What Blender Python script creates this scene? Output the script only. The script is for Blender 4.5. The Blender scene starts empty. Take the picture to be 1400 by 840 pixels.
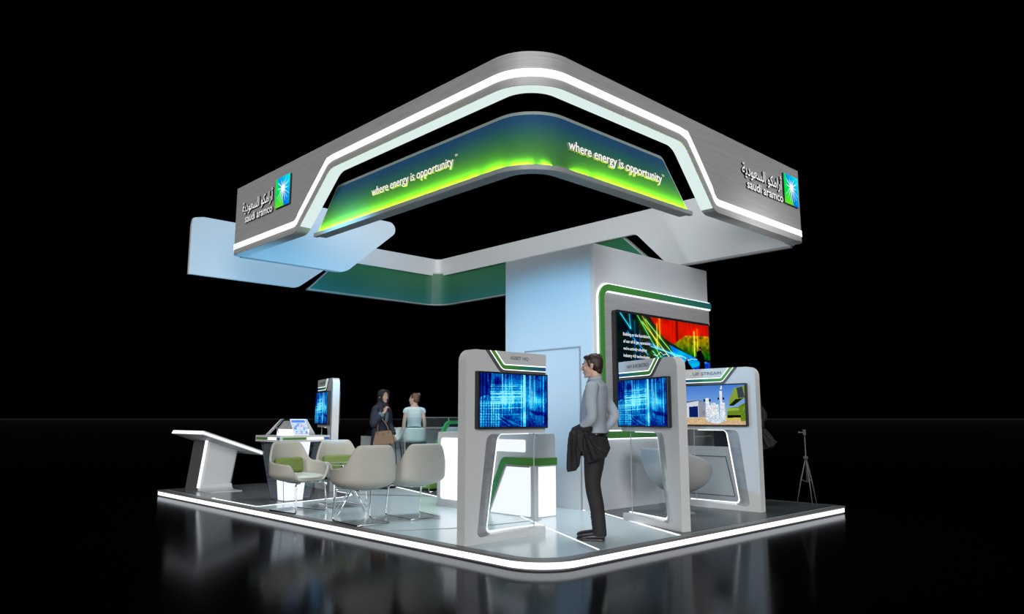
import bpy, bmesh, math, random
import numpy as np
from mathutils import Vector, Matrix
random.seed(7)
SC = bpy.context.scene
COL = SC.collection
PI = math.pi
T = 0.10                      # top of the raised platform

# ------------------------------------------------------------------ materials
def new_mat(name):
    m = bpy.data.materials.new(name); m.use_nodes = True
    nt = m.node_tree; nt.nodes.clear()
    out = nt.nodes.new('ShaderNodeOutputMaterial')
    return m, nt, out
def pbr(name, col, rough=0.5, metal=0.0, spec=0.5, noise=0.0, nscale=(8, 8, 8), bump=0.0, coat=0.0, emis=None, es=0.0, alpha=1.0):
    m, nt, out = new_mat(name)
    b = nt.nodes.new('ShaderNodeBsdfPrincipled')
    b.inputs['Base Color'].default_value = (*col, 1)
    b.inputs['Roughness'].default_value = rough
    b.inputs['Metallic'].default_value = metal
    b.inputs['Specular IOR Level'].default_value = spec
    b.inputs['Coat Weight'].default_value = coat
    b.inputs['Alpha'].default_value = alpha
    if emis:
        b.inputs['Emission Color'].default_value = (*emis, 1)
        b.inputs['Emission Strength'].default_value = es
    nt.links.new(b.outputs[0], out.inputs[0])
    if noise or bump:
        tc = nt.nodes.new('ShaderNodeTexCoord'); mp = nt.nodes.new('ShaderNodeMapping')
        mp.inputs['Scale'].default_value = nscale
        n = nt.nodes.new('ShaderNodeTexNoise'); n.inputs['Scale'].default_value = 1.0
        n.inputs['Detail'].default_value = 4
        nt.links.new(tc.outputs['Object'], mp.inputs[0]); nt.links.new(mp.outputs[0], n.inputs['Vector'])
        if noise:
            r = nt.nodes.new('ShaderNodeValToRGB')
            r.color_ramp.elements[0].position = 0.3; r.color_ramp.elements[1].position = 0.7
            lo = [max(0, c * (1 - noise)) for c in col]; hi = [min(1, c * (1 + noise)) for c in col]
            r.color_ramp.elements[0].color = (*lo, 1); r.color_ramp.elements[1].color = (*hi, 1)
            nt.links.new(n.outputs['Fac'], r.inputs[0]); nt.links.new(r.outputs[0], b.inputs['Base Color'])
        if bump:
            bp = nt.nodes.new('ShaderNodeBump'); bp.inputs['Strength'].default_value = bump
            bp.inputs['Distance'].default_value = 0.01
            nt.links.new(n.outputs['Fac'], bp.inputs['Height']); nt.links.new(bp.outputs[0], b.inputs['Normal'])
    return m
def emit(name, col, s):
    m, nt, out = new_mat(name)
    e = nt.nodes.new('ShaderNodeEmission'); e.inputs[0].default_value = (*col, 1); e.inputs[1].default_value = s
    nt.links.new(e.outputs[0], out.inputs[0])
    return m
def grad(name, axis, stops, rough=0.4, emis=0.0, coord='Generated', lo=0.0, hi=1.0):
    """printed colour gradient along an axis of the object itself"""
    m, nt, out = new_mat(name)
    b = nt.nodes.new('ShaderNodeBsdfPrincipled'); b.inputs['Roughness'].default_value = rough
    tc = nt.nodes.new('ShaderNodeTexCoord'); sp = nt.nodes.new('ShaderNodeSeparateXYZ')
    mr = nt.nodes.new('ShaderNodeMapRange'); mr.inputs['From Min'].default_value = lo; mr.inputs['From Max'].default_value = hi
    r = nt.nodes.new('ShaderNodeValToRGB')
    while len(r.color_ramp.elements) < len(stops): r.color_ramp.elements.new(0.5)
    for e, (p, c) in zip(r.color_ramp.elements, stops): e.position = p; e.color = (*c, 1)
    nt.links.new(tc.outputs[coord], sp.inputs[0]); nt.links.new(sp.outputs[axis], mr.inputs[0])
    nt.links.new(mr.outputs[0], r.inputs[0]); nt.links.new(r.outputs[0], b.inputs['Base Color'])
    if emis:
        nt.links.new(r.outputs[0], b.inputs['Emission Color']); b.inputs['Emission Strength'].default_value = emis
    nt.links.new(b.outputs[0], out.inputs[0])
    return m
def brushed(name, col, scale, rough=0.35, metal=0.6, amt=0.25):
    m, nt, out = new_mat(name)
    b = nt.nodes.new('ShaderNodeBsdfPrincipled'); b.inputs['Metallic'].default_value = metal
    b.inputs['Roughness'].default_value = rough
    tc = nt.nodes.new('ShaderNodeTexCoord'); mp = nt.nodes.new('ShaderNodeMapping'); mp.inputs['Scale'].default_value = scale
    n = nt.nodes.new('ShaderNodeTexNoise'); n.inputs['Scale'].default_value = 1; n.inputs['Detail'].default_value = 6
    n.inputs['Roughness'].default_value = 0.75
    r = nt.nodes.new('ShaderNodeValToRGB'); r.color_ramp.elements[0].position = .25; r.color_ramp.elements[1].position = .75
    r.color_ramp.elements[0].color = (*[c * (1 - amt) for c in col], 1)
    r.color_ramp.elements[1].color = (*[min(1, c * (1 + amt)) for c in col], 1)
    nt.links.new(tc.outputs['Object'], mp.inputs[0]); nt.links.new(mp.outputs[0], n.inputs['Vector'])
    nt.links.new(n.outputs['Fac'], r.inputs[0]); nt.links.new(r.outputs[0], b.inputs['Base Color'])
    nt.links.new(b.outputs[0], out.inputs[0])
    return m
def glass_mat(name, tint=(0.85, 0.93, 0.95), gloss=0.12, clear=0.9):
    m, nt, out = new_mat(name)
    t = nt.nodes.new('ShaderNodeBsdfTransparent'); t.inputs[0].default_value = (*[c * clear for c in tint], 1)
    g = nt.nodes.new('ShaderNodeBsdfGlossy'); g.inputs['Roughness'].default_value = 0.03
    g.inputs['Color'].default_value = (.9, .95, 1, 1)
    mx = nt.nodes.new('ShaderNodeMixShader'); mx.inputs[0].default_value = gloss
    nt.links.new(t.outputs[0], mx.inputs[1]); nt.links.new(g.outputs[0], mx.inputs[2]); nt.links.new(mx.outputs[0], out.inputs[0])
    return m
def painted_sheen_glass(name):
    m, nt, out = new_mat(name)
    t = nt.nodes.new('ShaderNodeBsdfTransparent'); t.inputs[0].default_value = (.90, .95, .96, 1)
    g = nt.nodes.new('ShaderNodeBsdfDiffuse'); g.inputs['Color'].default_value = (.35, .42, .46, 1)  # grey diffuse share stands in for a faint reflection on clear glass
    mx = nt.nodes.new('ShaderNodeMixShader'); mx.inputs[0].default_value = .05
    nt.links.new(t.outputs[0], mx.inputs[1]); nt.links.new(g.outputs[0], mx.inputs[2]); nt.links.new(mx.outputs[0], out.inputs[0])
    return m
def picture_mat(name, strength=1.0):
    m, nt, out = new_mat(name)
    a = nt.nodes.new('ShaderNodeAttribute'); a.attribute_name = 'Col'
    e = nt.nodes.new('ShaderNodeEmission'); e.inputs[1].default_value = strength
    nt.links.new(a.outputs['Color'], e.inputs[0]); nt.links.new(e.outputs[0], out.inputs[0])
    return m

M = {}
M['white'] = pbr('white_lacquer', (.66, .67, .68), .35, coat=.3)
M['panel'] = pbr('white_panel', (.60, .62, .64), .5)
M['tower'] = pbr('tower_paint', (.58, .62, .66), .45)
M['grey'] = pbr('grey_paint', (.30, .30, .31), .5)
M['dark'] = pbr('dark_grey', (.10, .10, .11), .5)
M['black'] = pbr('black_plastic', (.012, .012, .014), .35)
M['chrome'] = pbr('chrome', (.75, .75, .77), .12, 1.0)
M['steel'] = brushed('polished_reveal', (.50, .51, .53), (1, 1, 2.2), .25, .45, .45)
M['fascia'] = brushed('brushed_fascia', (.50, .50, .505), (1.3, 1.3, 90), .5, .12, .25)
M['brush'] = brushed('brushed_wall', (.42, .43, .45), (1.5, 1.5, 120), .4, .3, .3)
M['led'] = emit('white_light_strip', (1, 1, 1), 1.7)
M['led2'] = emit('white_light_line', (.95, .98, 1), 1.6)
M['soffit'] = emit('soffit_painted_glow', (.80, .95, .92), .9)  # brightness of the lit soffit put in as emission; also helps light the stand
M['lightbox'] = emit('lit_counter_panel', (.94, .97, 1), 1.15)
M['lit'] = emit('lit_core', (.93, .97, 1), 1.6)
M['deck'] = pbr('glossy_deck', (.58, .69, .73), .16, spec=.4, noise=.04, nscale=(.6, .6, .6))
M['rim'] = pbr('deck_rim', (.20, .20, .205), .4)
M['carpet_l'] = pbr('grey_floor', (.19, .20, .215), .22, noise=.05, nscale=(1, 1, 1))
M['carpet_d'] = pbr('dark_floor', (.060, .070, .074), .3, noise=.08, nscale=(1, 1, 1))
M['green'] = pbr('green_band', (.085, .27, .045), .4)
GR = (.10, .26, .03); TE = (.02, .17, .15); BL = (.008, .09, .25)
M['band_w'] = grad('green_to_teal_band', 0, [(0, (.05, .22, .03)), (.45, (.04, .20, .05)), (1, (.015, .15, .17))], .4, .08)
M['band_c'] = grad('counter_band', 1, [(0, (.09, .28, .02)), (1, (.02, .2, .09))], .4, .05)
M['glass'] = glass_mat('clear_glass', (.97, .99, 1), .025, .97)
M['glassd'] = painted_sheen_glass('partition_glass_painted_sheen')
M['glasst'] = glass_mat('tinted_glass', (.93, .96, .98), .03, .88)
M['glassedge'] = pbr('glass_edge', (.50, .58, .60), .2)
M['letter'] = pbr('white_letter', (.85, .85, .85), .4, emis=(1, 1, 1), es=.45)
M['letter_side'] = pbr('black_letter_side', (.01, .01, .01), .4)
M['plate_text'] = pbr('grey_letter', (.22, .22, .23), .4)
M['greige'] = pbr('greige_leather', (.47, .45, .40), .55, noise=.03, nscale=(5, 5, 5))
M['cream'] = pbr('cream_leather', (.66, .68, .62), .5)
M['cushion'] = pbr('green_cushion', (.16, .22, .05), .7, noise=.12, nscale=(60, 60, 60), bump=.1)
M['pouf'] = pbr('green_pouf', (.17, .36, .07), .7, noise=.12, nscale=(20, 20, 20), bump=.1)
M['blue'] = pbr('blue_band', (.01, .13, .38), .4)
M['shell'] = pbr('grey_shell', (.42, .42, .43), .4)
M['stool'] = pbr('pale_stool_shell', (.62, .76, .77), .4)
M['pic'] = picture_mat('screen_picture', 1.0)
M['skin'] = pbr('skin', (.66, .42, .32), .5)
M['skin2'] = pbr('pale_skin', (.62, .46, .38), .5)
M['hair'] = pbr('dark_brown_hair', (.035, .018, .012), .5, noise=.5, nscale=(30, 30, 8), bump=.5)
M['hair2'] = pbr('light_brown_hair', (.15, .085, .05), .5, noise=.4, nscale=(30, 30, 8), bump=.5)
M['shirt'] = pbr('pale_blue_shirt', (.40, .46, .53), .75, noise=.05, nscale=(6, 6, 6), bump=.25)
M['trouser'] = pbr('black_trousers', (.020, .020, .022), .8, noise=.2, nscale=(8, 8, 8), bump=.3)
M['jacket'] = pbr('black_jacket', (.014, .014, .015), .8, noise=.3, nscale=(12, 12, 12), bump=.5)
M['shoe'] = pbr('black_leather', (.012, .012, .013), .3)
M['abaya'] = pbr('navy_abaya', (.012, .016, .035), .8, noise=.3, nscale=(8, 8, 8), bump=.4)
M['hijab'] = pbr('black_hijab', (.010, .012, .017), .8, noise=.3, nscale=(12, 12, 12), bump=.5)
M['trim_cloth'] = pbr('patterned_trim', (.12, .16, .21), .8, noise=.7, nscale=(90, 90, 90))
M['bag'] = pbr('tan_leather', (.16, .092, .042), .5, noise=.1, nscale=(20, 20, 20))
M['top'] = pbr('white_top', (.62, .78, .84), .7, noise=.04, nscale=(9, 9, 9), bump=.2)
M['skirt'] = pbr('charcoal_skirt', (.035, .045, .055), .8)
M['eye'] = pbr('eye_dark', (.05, .03, .02), .2)
M['lip'] = pbr('lip', (.42, .16, .12), .5)
M['tripod'] = pbr('grey_tripod', (.10, .10, .10), .5)

# ------------------------------------------------------------------ objects
def obj(name, bm, mat, parent=None, smooth=False, auto=None):
    if isinstance(bm, bpy.types.Mesh): me = bm; me.name = name
    else:
        bmesh.ops.recalc_face_normals(bm, faces=bm.faces)
        me = bpy.data.meshes.new(name); bm.to_mesh(me); bm.free()
    if mat is not None and len(me.materials) == 0: me.materials.append(mat)
    o = bpy.data.objects.new(name, me); COL.objects.link(o)
    if parent: o.parent = parent
    if smooth: me.polygons.foreach_set('use_smooth', [True] * len(me.polygons))
    if auto:
        me.polygons.foreach_set('use_smooth', [True] * len(me.polygons))
        me.set_sharp_from_angle(angle=math.radians(auto))
    return o
def thing(name, label, cat, loc=(0, 0, 0), rz=0.0, group=None):
    o = bpy.data.objects.new(name, None); COL.objects.link(o)
    o.empty_display_size = .1; o.location = loc; o.rotation_euler = (0, 0, rz)
    o['label'] = label; o['category'] = cat
    if group: o['group'] = group
    return o
def tag(o, label, cat, group=None):
    o['label'] = label; o['category'] = cat
    if group: o['group'] = group
    return o
def B(): return bmesh.new()
def box(bm, x0, x1, y0, y1, z0, z1, bev=0.0, seg=2):
    r = bmesh.ops.create_cube(bm, size=1)
    vs = r['verts']
    for v in vs: v.co = Vector((x0 + (v.co.x + .5) * (x1 - x0), y0 + (v.co.y + .5) * (y1 - y0), z0 + (v.co.z + .5) * (z1 - z0)))
    if bev:
        es = list({e for v in vs for e in v.link_edges})
        bmesh.ops.bevel(bm, geom=es, offset=bev, segments=seg, affect='EDGES', profile=.5)
    return bm
def fillet(pts, rs, closed=True, seg=6):
    """round the corners of a 2-D polyline"""
    n = len(pts); out = []
    if not isinstance(rs, (list, tuple)): rs = [rs] * n
    for i in range(n):
        p = Vector(pts[i]).to_2d() if False else Vector((pts[i][0], pts[i][1]))
        r = rs[i]
        if r <= 0 or (not closed and i in (0, n - 1)): out.append((p.x, p.y)); continue
        a = Vector(pts[(i - 1) % n]) ; b = Vector(pts[(i + 1) % n])
        a = Vector((a[0], a[1])); b = Vector((b[0], b[1]))
        d1 = (a - p); d2 = (b - p); l1 = d1.length; l2 = d2.length; d1.normalize(); d2.normalize()
        ang = d1.angle(d2)
        if abs(ang - PI) < 1e-3: out.append((p.x, p.y)); continue
        t = min(r / math.tan(ang / 2), l1 * .49, l2 * .49); rr = t * math.tan(ang / 2)
        bis = (d1 + d2).normalized(); c = p + bis * (rr / math.sin(ang / 2))
        s = p + d1 * t; e = p + d2 * t
        a0 = math.atan2(s.y - c.y, s.x - c.x); a1 = math.atan2(e.y - c.y, e.x - c.x)
        da = (a1 - a0 + PI) % (2 * PI) - PI
        for k in range(seg + 1):
            an = a0 + da * k / seg
            out.append((c.x + rr * math.cos(an), c.y + rr * math.sin(an)))
    return out
def loops(bm, la, lb, caps=True, closed=True):
    """bridge two equally long vertex loops (lists of 3-D points), cap both"""
    A = [bm.verts.new(p) for p in la]; Bv = [bm.verts.new(p) for p in lb]; n = len(A)
    for i in range(n if closed else n - 1):
        j = (i + 1) % n
        try: bm.faces.new((A[i], A[j], Bv[j], Bv[i]))
        except ValueError: pass
    if caps:
        for L in (A, Bv):
            try: bm.faces.new(L)
            except ValueError: pass
    return bm
def prism(bm, poly, f0, f1):
    """2-D polygon swept between two placements (functions (u,v)->(x,y,z))"""
    return loops(bm, [f0(*p) for p in poly], [f1(*p) for p in poly])
def pxz(bm, poly, y0, y1): return prism(bm, poly, lambda u, v: (u, y0, v), lambda u, v: (u, y1, v))
def pyz(bm, poly, x0, x1): return prism(bm, poly, lambda u, v: (x0, u, v), lambda u, v: (x1, u, v))
def pxy(bm, poly, z0, z1): return prism(bm, poly, lambda u, v: (u, v, z0), lambda u, v: (u, v, z1))
def offset_line(pts, d):
    """offset an open 2-D polyline to its left by d"""
    out = []
    for i, p in enumerate(pts):
        p = Vector(p); ns = []
        if i > 0: t = (p - Vector(pts[i - 1])).normalized(); ns.append(Vector((-t.y, t.x)))
        if i < len(pts) - 1: t = (Vector(pts[i + 1]) - p).normalized(); ns.append(Vector((-t.y, t.x)))
        if len(ns) == 2:
            m = (ns[0] + ns[1]).normalized(); k = 1 / max(.3, m.dot(ns[0])); q = p + m * d * k
        else: q = p + ns[0] * d
        out.append((q.x, q.y))
    return out
def ribbon(bm, pts, d0, d1, f0, f1):
    a = offset_line(pts, d0); b = offset_line(pts, d1)
    return prism(bm, a + b[::-1], f0, f1)
def tube(bm, pts, rs, seg=12, ref=None, caps=True):
    """tube through points; rs: radius or (a,b) per point, a along ref"""
    pts = [Vector(p) for p in pts]; n = len(pts)
    if not isinstance(rs, list): rs = [rs] * n
    rings = []; side = None
    for i, p in enumerate(pts):
        t = (pts[min(i + 1, n - 1)] - pts[max(i - 1, 0)]).normalized()
        if ref is not None: s = Vector(ref)
        elif side is not None: s = side
        else: s = Vector((1, 0, 0)) if abs(t.x) < .9 else Vector((0, 1, 0))
        s = (s - t * s.dot(t))
        if s.length < 1e-4: s = t.orthogonal()
        s.normalize(); side = s; u = t.cross(s)
        r = rs[i]; a, b = (r, r) if not isinstance(r, (tuple, list)) else r
        rings.append([bm.verts.new(p + s * a * math.cos(2 * PI * k / seg) + u * b * math.sin(2 * PI * k / seg)) for k in range(seg)])
    for i in range(n - 1):
        for k in range(seg):
            bm.faces.new((rings[i][k], rings[i][(k + 1) % seg], rings[i + 1][(k + 1) % seg], rings[i + 1][k]))
    if caps:
        bm.faces.new(rings[0][::-1]); bm.faces.new(rings[-1])
    return bm
def ell(bm, c, r, rot=None, seg=20):
    m = Matrix.Translation(c)
    if rot is not None: m = m @ rot
    m = m @ Matrix.Diagonal((r[0], r[1], r[2], 1))
    bmesh.ops.create_uvsphere(bm, u_segments=seg, v_segments=seg // 2 + 2, radius=1, matrix=m)
    return bm
def smooth_path(pts, rs, n=6):
    """Catmull-Rom resampling of points with their radii"""
    P = [Vector(p) for p in pts]; out = []; orr = []
    rr = [r if isinstance(r, (tuple, list)) else (r, r) for r in rs]
    for i in range(len(P) - 1):
        p0 = P[max(i - 1, 0)]; p1 = P[i]; p2 = P[i + 1]; p3 = P[min(i + 2, len(P) - 1)]
        for k in range(n):
            t = k / n
            out.append(.5 * ((2 * p1) + (p2 - p0) * t + (2 * p0 - 5 * p1 + 4 * p2 - p3) * t * t + (3 * p1 - p0 - 3 * p2 + p3) * t ** 3))
            s = t * t * (3 - 2 * t)
            orr.append((rr[i][0] * (1 - s) + rr[i + 1][0] * s, rr[i][1] * (1 - s) + rr[i + 1][1] * s))
    out.append(P[-1]); orr.append(rr[-1])
    return out, orr
def stube(bm, pts, rs, n=6, seg=14, ref=None):
    if not isinstance(rs, list): rs = [rs] * len(pts)
    p, r = smooth_path(pts, rs, n); return tube(bm, p, r, seg, ref)
def rod(bm, pts, r, rad=.03, seg=8, fs=5):
    """bent metal rod: 3-D polyline with rounded bends"""
    P = [Vector(p) for p in pts]; out = [P[0]]
    for i in range(1, len(P) - 1):
        d1 = (P[i - 1] - P[i]); d2 = (P[i + 1] - P[i]); t = min(rad, d1.length * .45, d2.length * .45)
        a = P[i] + d1.normalized() * t; b = P[i] + d2.normalized() * t
        for k in range(fs + 1):
            u = k / fs; out.append(a * (1 - u) ** 2 + P[i] * 2 * u * (1 - u) + b * u * u)
    out.append(P[-1])
    return tube(bm, out, r, seg)
def remesh(bm, voxel, smooth=2, fac=.5):
    """melt overlapping volumes into one continuous surface"""
    me = bpy.data.meshes.new('tmp'); bmesh.ops.recalc_face_normals(bm, faces=bm.faces); bm.to_mesh(me); bm.free()
    o = bpy.data.objects.new('tmp', me); COL.objects.link(o)
    r = o.modifiers.new('r', 'REMESH'); r.mode = 'VOXEL'; r.voxel_size = voxel
    if smooth:
        s = o.modifiers.new('s', 'SMOOTH'); s.iterations = smooth; s.factor = fac
    dg = bpy.context.evaluated_depsgraph_get(); dg.update()
    out = bpy.data.meshes.new_from_object(o.evaluated_get(dg), depsgraph=dg)
    bpy.data.objects.remove(o); bpy.data.meshes.remove(me)
    out.polygons.foreach_set('use_smooth', [True] * len(out.polygons))
    return out
def text_mesh(s, height=None, width=None, extrude=.01, maxw=None, offset=0.0, spacing=1.0):
    cu = bpy.data.curves.new('txt', 'FONT'); cu.body = s; cu.extrude = 0.5; cu.align_x = 'LEFT'; cu.offset = offset
    cu.resolution_u = 3; cu.space_character = spacing
    o = bpy.data.objects.new('txt', cu); COL.objects.link(o)
    dg = bpy.context.evaluated_depsgraph_get(); dg.update()
    me = bpy.data.meshes.new_from_object(o.evaluated_get(dg), depsgraph=dg)
    bpy.data.objects.remove(o)
    n = len(me.vertices); co = np.empty(n * 3, 'f'); me.vertices.foreach_get('co', co); co = co.reshape(-1, 3)
    mn = co.min(0); mx = co.max(0); d = mx - mn
    sy = (height / d[1]) if height else (width / d[0]); sx = (width / d[0]) if width else sy
    co[:, 0] = (co[:, 0] - mn[0]) * sx; co[:, 1] = (co[:, 1] - mn[1]) * sy; co[:, 2] *= extrude
    me.vertices.foreach_set('co', co.ravel()); me.update()
    me.materials.clear()
    return me
def place(me, origin, ux, uy):
    """lay a flat mesh (x right, y up, z out) onto a wall"""
    ux = Vector(ux).normalized(); uy = Vector(uy).normalized(); uz = ux.cross(uy)
    m = Matrix((ux, uy, uz)).transposed().to_4x4(); m.translation = Vector(origin)
    me.transform(m); return me
def words(me, name, parent, mat=None, gap=.28):
    """split placed lettering into one mesh per word (along its local x, before placing)"""
    n = len(me.vertices); par = list(range(n))
    def f(i):
        while par[i] != i: par[i] = par[par[i]]; i = par[i]
        return i
    for e in me.edges:
        a, b = f(e.vertices[0]), f(e.vertices[1])
        if a != b: par[a] = b
    isl = {}
    for v in me.vertices: isl.setdefault(f(v.index), []).append(v.index)
    L = sorted((min(me.vertices[i].co.x for i in vs), max(me.vertices[i].co.x for i in vs), k) for k, vs in isl.items())
    h = max(v.co.y for v in me.vertices); groups = []; end = -1e9
    for a, b, k in L:
        if a - end > gap * h or not groups: groups.append([])
        groups[-1].append(k); end = max(end, b)
    out = []
    for g in groups:
        keep = set(i for k in g for i in isl[k]); bm = bmesh.new(); bm.from_mesh(me); bm.verts.ensure_lookup_table()
        bmesh.ops.delete(bm, geom=[v for v in bm.verts if v.index not in keep], context='VERTS')
        m2 = bpy.data.meshes.new(name); bm.to_mesh(m2); bm.free()
        if len(m2.materials) == 0:
            for mm in me.materials: m2.materials.append(mm)
        out.append(m2)
    return out
def letters(me, mface=None, mside=None):
    """front faces white, returns black"""
    me.materials.clear(); me.materials.append(mface or M['letter']); me.materials.append(mside or M['letter_side'])
    for p in me.polygons: p.material_index = 0 if abs(p.normal.z) > .5 else 1
    return me
def picture(name, parent, origin, ux, uy, w, h, nu, nv, fn):
    """a lit display: a grid of cells on a flat panel, its image computed by fn(u,v)"""
    U, V = np.meshgrid((np.arange(nu) + .5) / nu, (np.arange(nv) + .5) / nv)
    C = np.clip(fn(U, V), 0, 1)
    ux = np.array(ux, float); uy = np.array(uy, float); o = np.array(origin, float)
    gx, gy = np.meshgrid(np.linspace(0, w, nu + 1), np.linspace(0, h, nv + 1))
    co = o + gx[..., None] * ux + gy[..., None] * uy
    idx = np.arange((nu + 1) * (nv + 1)).reshape(nv + 1, nu + 1)
    f = np.stack([idx[:-1, :-1], idx[:-1, 1:], idx[1:, 1:], idx[1:, :-1]], -1).reshape(-1, 4)
    me = bpy.data.meshes.new(name)
    me.vertices.add(co.shape[0] * co.shape[1]); me.vertices.foreach_set('co', co.reshape(-1).astype('f'))
    nf = len(f); me.loops.add(nf * 4); me.loops.foreach_set('vertex_index', f.ravel().astype('i'))
    me.polygons.add(nf); me.polygons.foreach_set('loop_start', np.arange(0, nf * 4, 4).astype('i'))
    me.update(calc_edges=True)
    at = me.color_attributes.new('Col', 'FLOAT_COLOR', 'CORNER')
    c = np.ones((nf, 4, 4), 'f'); lin = C.reshape(-1, 3) ** 2.2
    c[:, :, :3] = lin[:, None, :]
    at.data.foreach_set('color', c.ravel())
    me.materials.append(M['pic'])
    o = bpy.data.objects.new(name, me); COL.objects.link(o); o.parent = parent
    return o
# ------------------------------------------------------------------ setting
bm = B(); bmesh.ops.create_circle(bm, cap_ends=True, segments=64, radius=1000)
gm, nt_, out_ = new_mat('black_gloss_ground')
gd_ = nt_.nodes.new('ShaderNodeBsdfDiffuse'); gd_.inputs[0].default_value = (.0012, .0012, .0014, 1)
gg_ = nt_.nodes.new('ShaderNodeBsdfGlossy'); gg_.inputs['Color'].default_value = (.40, .42, .45, 1); gg_.inputs['Roughness'].default_value = .13
gf_ = nt_.nodes.new('ShaderNodeFresnel'); gf_.inputs[0].default_value = 1.45; gx_ = nt_.nodes.new('ShaderNodeMixShader')
nt_.links.new(gf_.outputs[0], gx_.inputs[0]); nt_.links.new(gd_.outputs[0], gx_.inputs[1]); nt_.links.new(gg_.outputs[0], gx_.inputs[2]); nt_.links.new(gx_.outputs[0], out_.inputs[0])
g = obj('floor', bm, gm); g['kind'] = 'structure'
bm = B(); a0 = math.radians(-15); a1 = math.radians(105)
pts = [(998 * math.cos(a0 + (a1 - a0) * k / 60), 998 * math.sin(a0 + (a1 - a0) * k / 60)) for k in range(61)]
ribbon(bm, pts, 0, 1, lambda u, v: (u, v, 0), lambda u, v: (u, v, 1.1))
t_ = obj('trim_1', bm, pbr('far_edge_grey', (.0022, .0022, .0025), .9)); t_['kind'] = 'structure'

# ------------------------------------------------------------------ platform
pf = thing('platform', 'raised glossy exhibition platform with a white light strip round its edge', 'platform')
outer = fillet([(0, 0), (6, 0), (6, 9), (0, 9)], [.45, .05, .05, .05], seg=14)
def inset(poly, d):
    n = len(poly); out = []
    for i in range(n):
        p = Vector(poly[i]); a = Vector(poly[i - 1]); b = Vector(poly[(i + 1) % n])
        t1 = (p - a).normalized(); t2 = (b - p).normalized(); n1 = Vector((-t1.y, t1.x)); n2 = Vector((-t2.y, t2.x))
        m = (n1 + n2).normalized(); out.append(tuple(p + m * d / max(.4, m.dot(n1))))
    return out
bm = B(); pxy(bm, outer, T - .024, T - .002); obj('rim', bm, M['rim'], pf)
bm = B(); pxy(bm, inset(outer, .012), .018, T - .024); obj('light_strip', bm, M['led'], pf)
bm = B(); pxy(bm, inset(outer, .03), 0, .018); obj('base', bm, M['dark'], pf)
bm = B(); pxy(bm, inset(outer, .10), T - .01, T); obj('deck', bm, M['deck'], pf)
# grey floor finishes laid into the deck
zl = fillet([(.12, 8.9), (.12, 5.5), (1.95, 5.85), (2.25, 8.9)], [0, .06, .5, 0], seg=10)
bm = B(); pxy(bm, zl, T, T + .002); obj('grey_floor_inlay', bm, M['carpet_l'], pf)
zd = [(3.16, 2.3), (2.12, .1), (5.9, .1), (5.9, 3.6), (3.16, 3.6)]
bm = B(); pxy(bm, zd, T, T + .002); obj('dark_floor_inlay', bm, M['carpet_d'], pf)
zb_ = [(3.2, 6.6), (2.5, 4.1), (3.0, 3.6), (5.9, 3.6), (5.9, 8.9), (3.9, 8.9)]
bm = B(); pxy(bm, zb_, T, T + .002); obj('dark_floor_inlay', bm, M['carpet_d'], pf)
def line_strip(pts, w, z=T + .004, mat='led2', name='floor_light_line'):
    bm = B(); ribbon(bm, pts, -w / 2, w / 2, lambda u, v: (u, v, T), lambda u, v: (u, v, z)); obj(name, bm, M[mat], pf)
line_strip([(3.0, 2.16), (3.1, 2.12), (3.04, 1.95), (2.12, .1)], .035)
line_strip(fillet([(.17, 7.02), (.12, 7.0), (.12, 5.5), (1.95, 5.85), (2.05, 6.9)], [0, .03, .06, .5, 0], closed=False, seg=10), .025)
line_strip([(3.2, 6.6), (2.5, 4.1)], .03)
line_strip([(2.33, 2.94), (.86, .12)], .014)
line_strip([(.1, 2.39), (.9, 2.0), (1.95, 1.9)], .008, mat='rim', name='seam')

# ------------------------------------------------------------------ canopy
class Path:
    """plan polyline addressed by running length, corners rounded"""
    def __init__(s, pts, rs):
        s.p = [Vector(p) for p in pts]; s.r = rs; s.c = [0]
        for a, b in zip(s.p, s.p[1:]): s.c.append(s.c[-1] + (b - a).length)
    def at(s, q):
        for i in range(1, len(s.p) - 1):
            r = s.r[i]
            if abs(q - s.c[i]) < r:
                d1 = (s.p[i] - s.p[i - 1]).normalized(); d2 = (s.p[i + 1] - s.p[i]).normalized()
                n1 = Vector((-d1.y, d1.x)); n2 = Vector((-d2.y, d2.x))
                sg = 1 if d1.cross(d2) > 0 else -1
                cen = s.p[i] - d1 * r + n1 * r * sg
                t = (q - s.c[i] + r) / (2 * r) * PI / 2
                rad = -n1 * math.cos(t) * sg + d1 * math.sin(t)
                return cen + rad * r, (-rad) * sg
        for i in range(len(s.p) - 1):
            if q <= s.c[i + 1] + 1e-9 or i == len(s.p) - 2:
                d = (s.p[i + 1] - s.p[i]).normalized(); return s.p[i] + d * (q - s.c[i]), Vector((-d.y, d.x))
    def samples(s, q0, q1, extra=()):
        S = {q0, q1}
        for i in range(1, len(s.p) - 1):
            for k in range(25): S.add(s.c[i] - s.r[i] + 2 * s.r[i] * k / 24)
        for e in extra: S.add(e)
        q = q0
        while q < q1: S.add(q); q += .4
        return sorted(x for x in S if q0 - 1e-9 <= x <= q1 + 1e-9)
def sheet(bm, path, q0, q1, zb, zt, o0, o1, extra=()):
    rows = []
    for q in path.samples(q0, q1, extra):
        p, n = path.at(q); a = p + n * o0; b = p + n * o1
        if zt(q) - zb(q) < 1e-4: continue
        rows.append([bm.verts.new((a.x, a.y, zb(q))), bm.verts.new((a.x, a.y, zt(q))), bm.verts.new((b.x, b.y, zt(q))), bm.verts.new((b.x, b.y, zb(q)))])
    for r, s in zip(rows, rows[1:]):
        for k in range(4): bm.faces.new((r[k], r[(k + 1) % 4], s[(k + 1) % 4], s[k]))
    bm.faces.new(rows[0][::-1]); bm.faces.new(rows[-1])
    return bm
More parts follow.
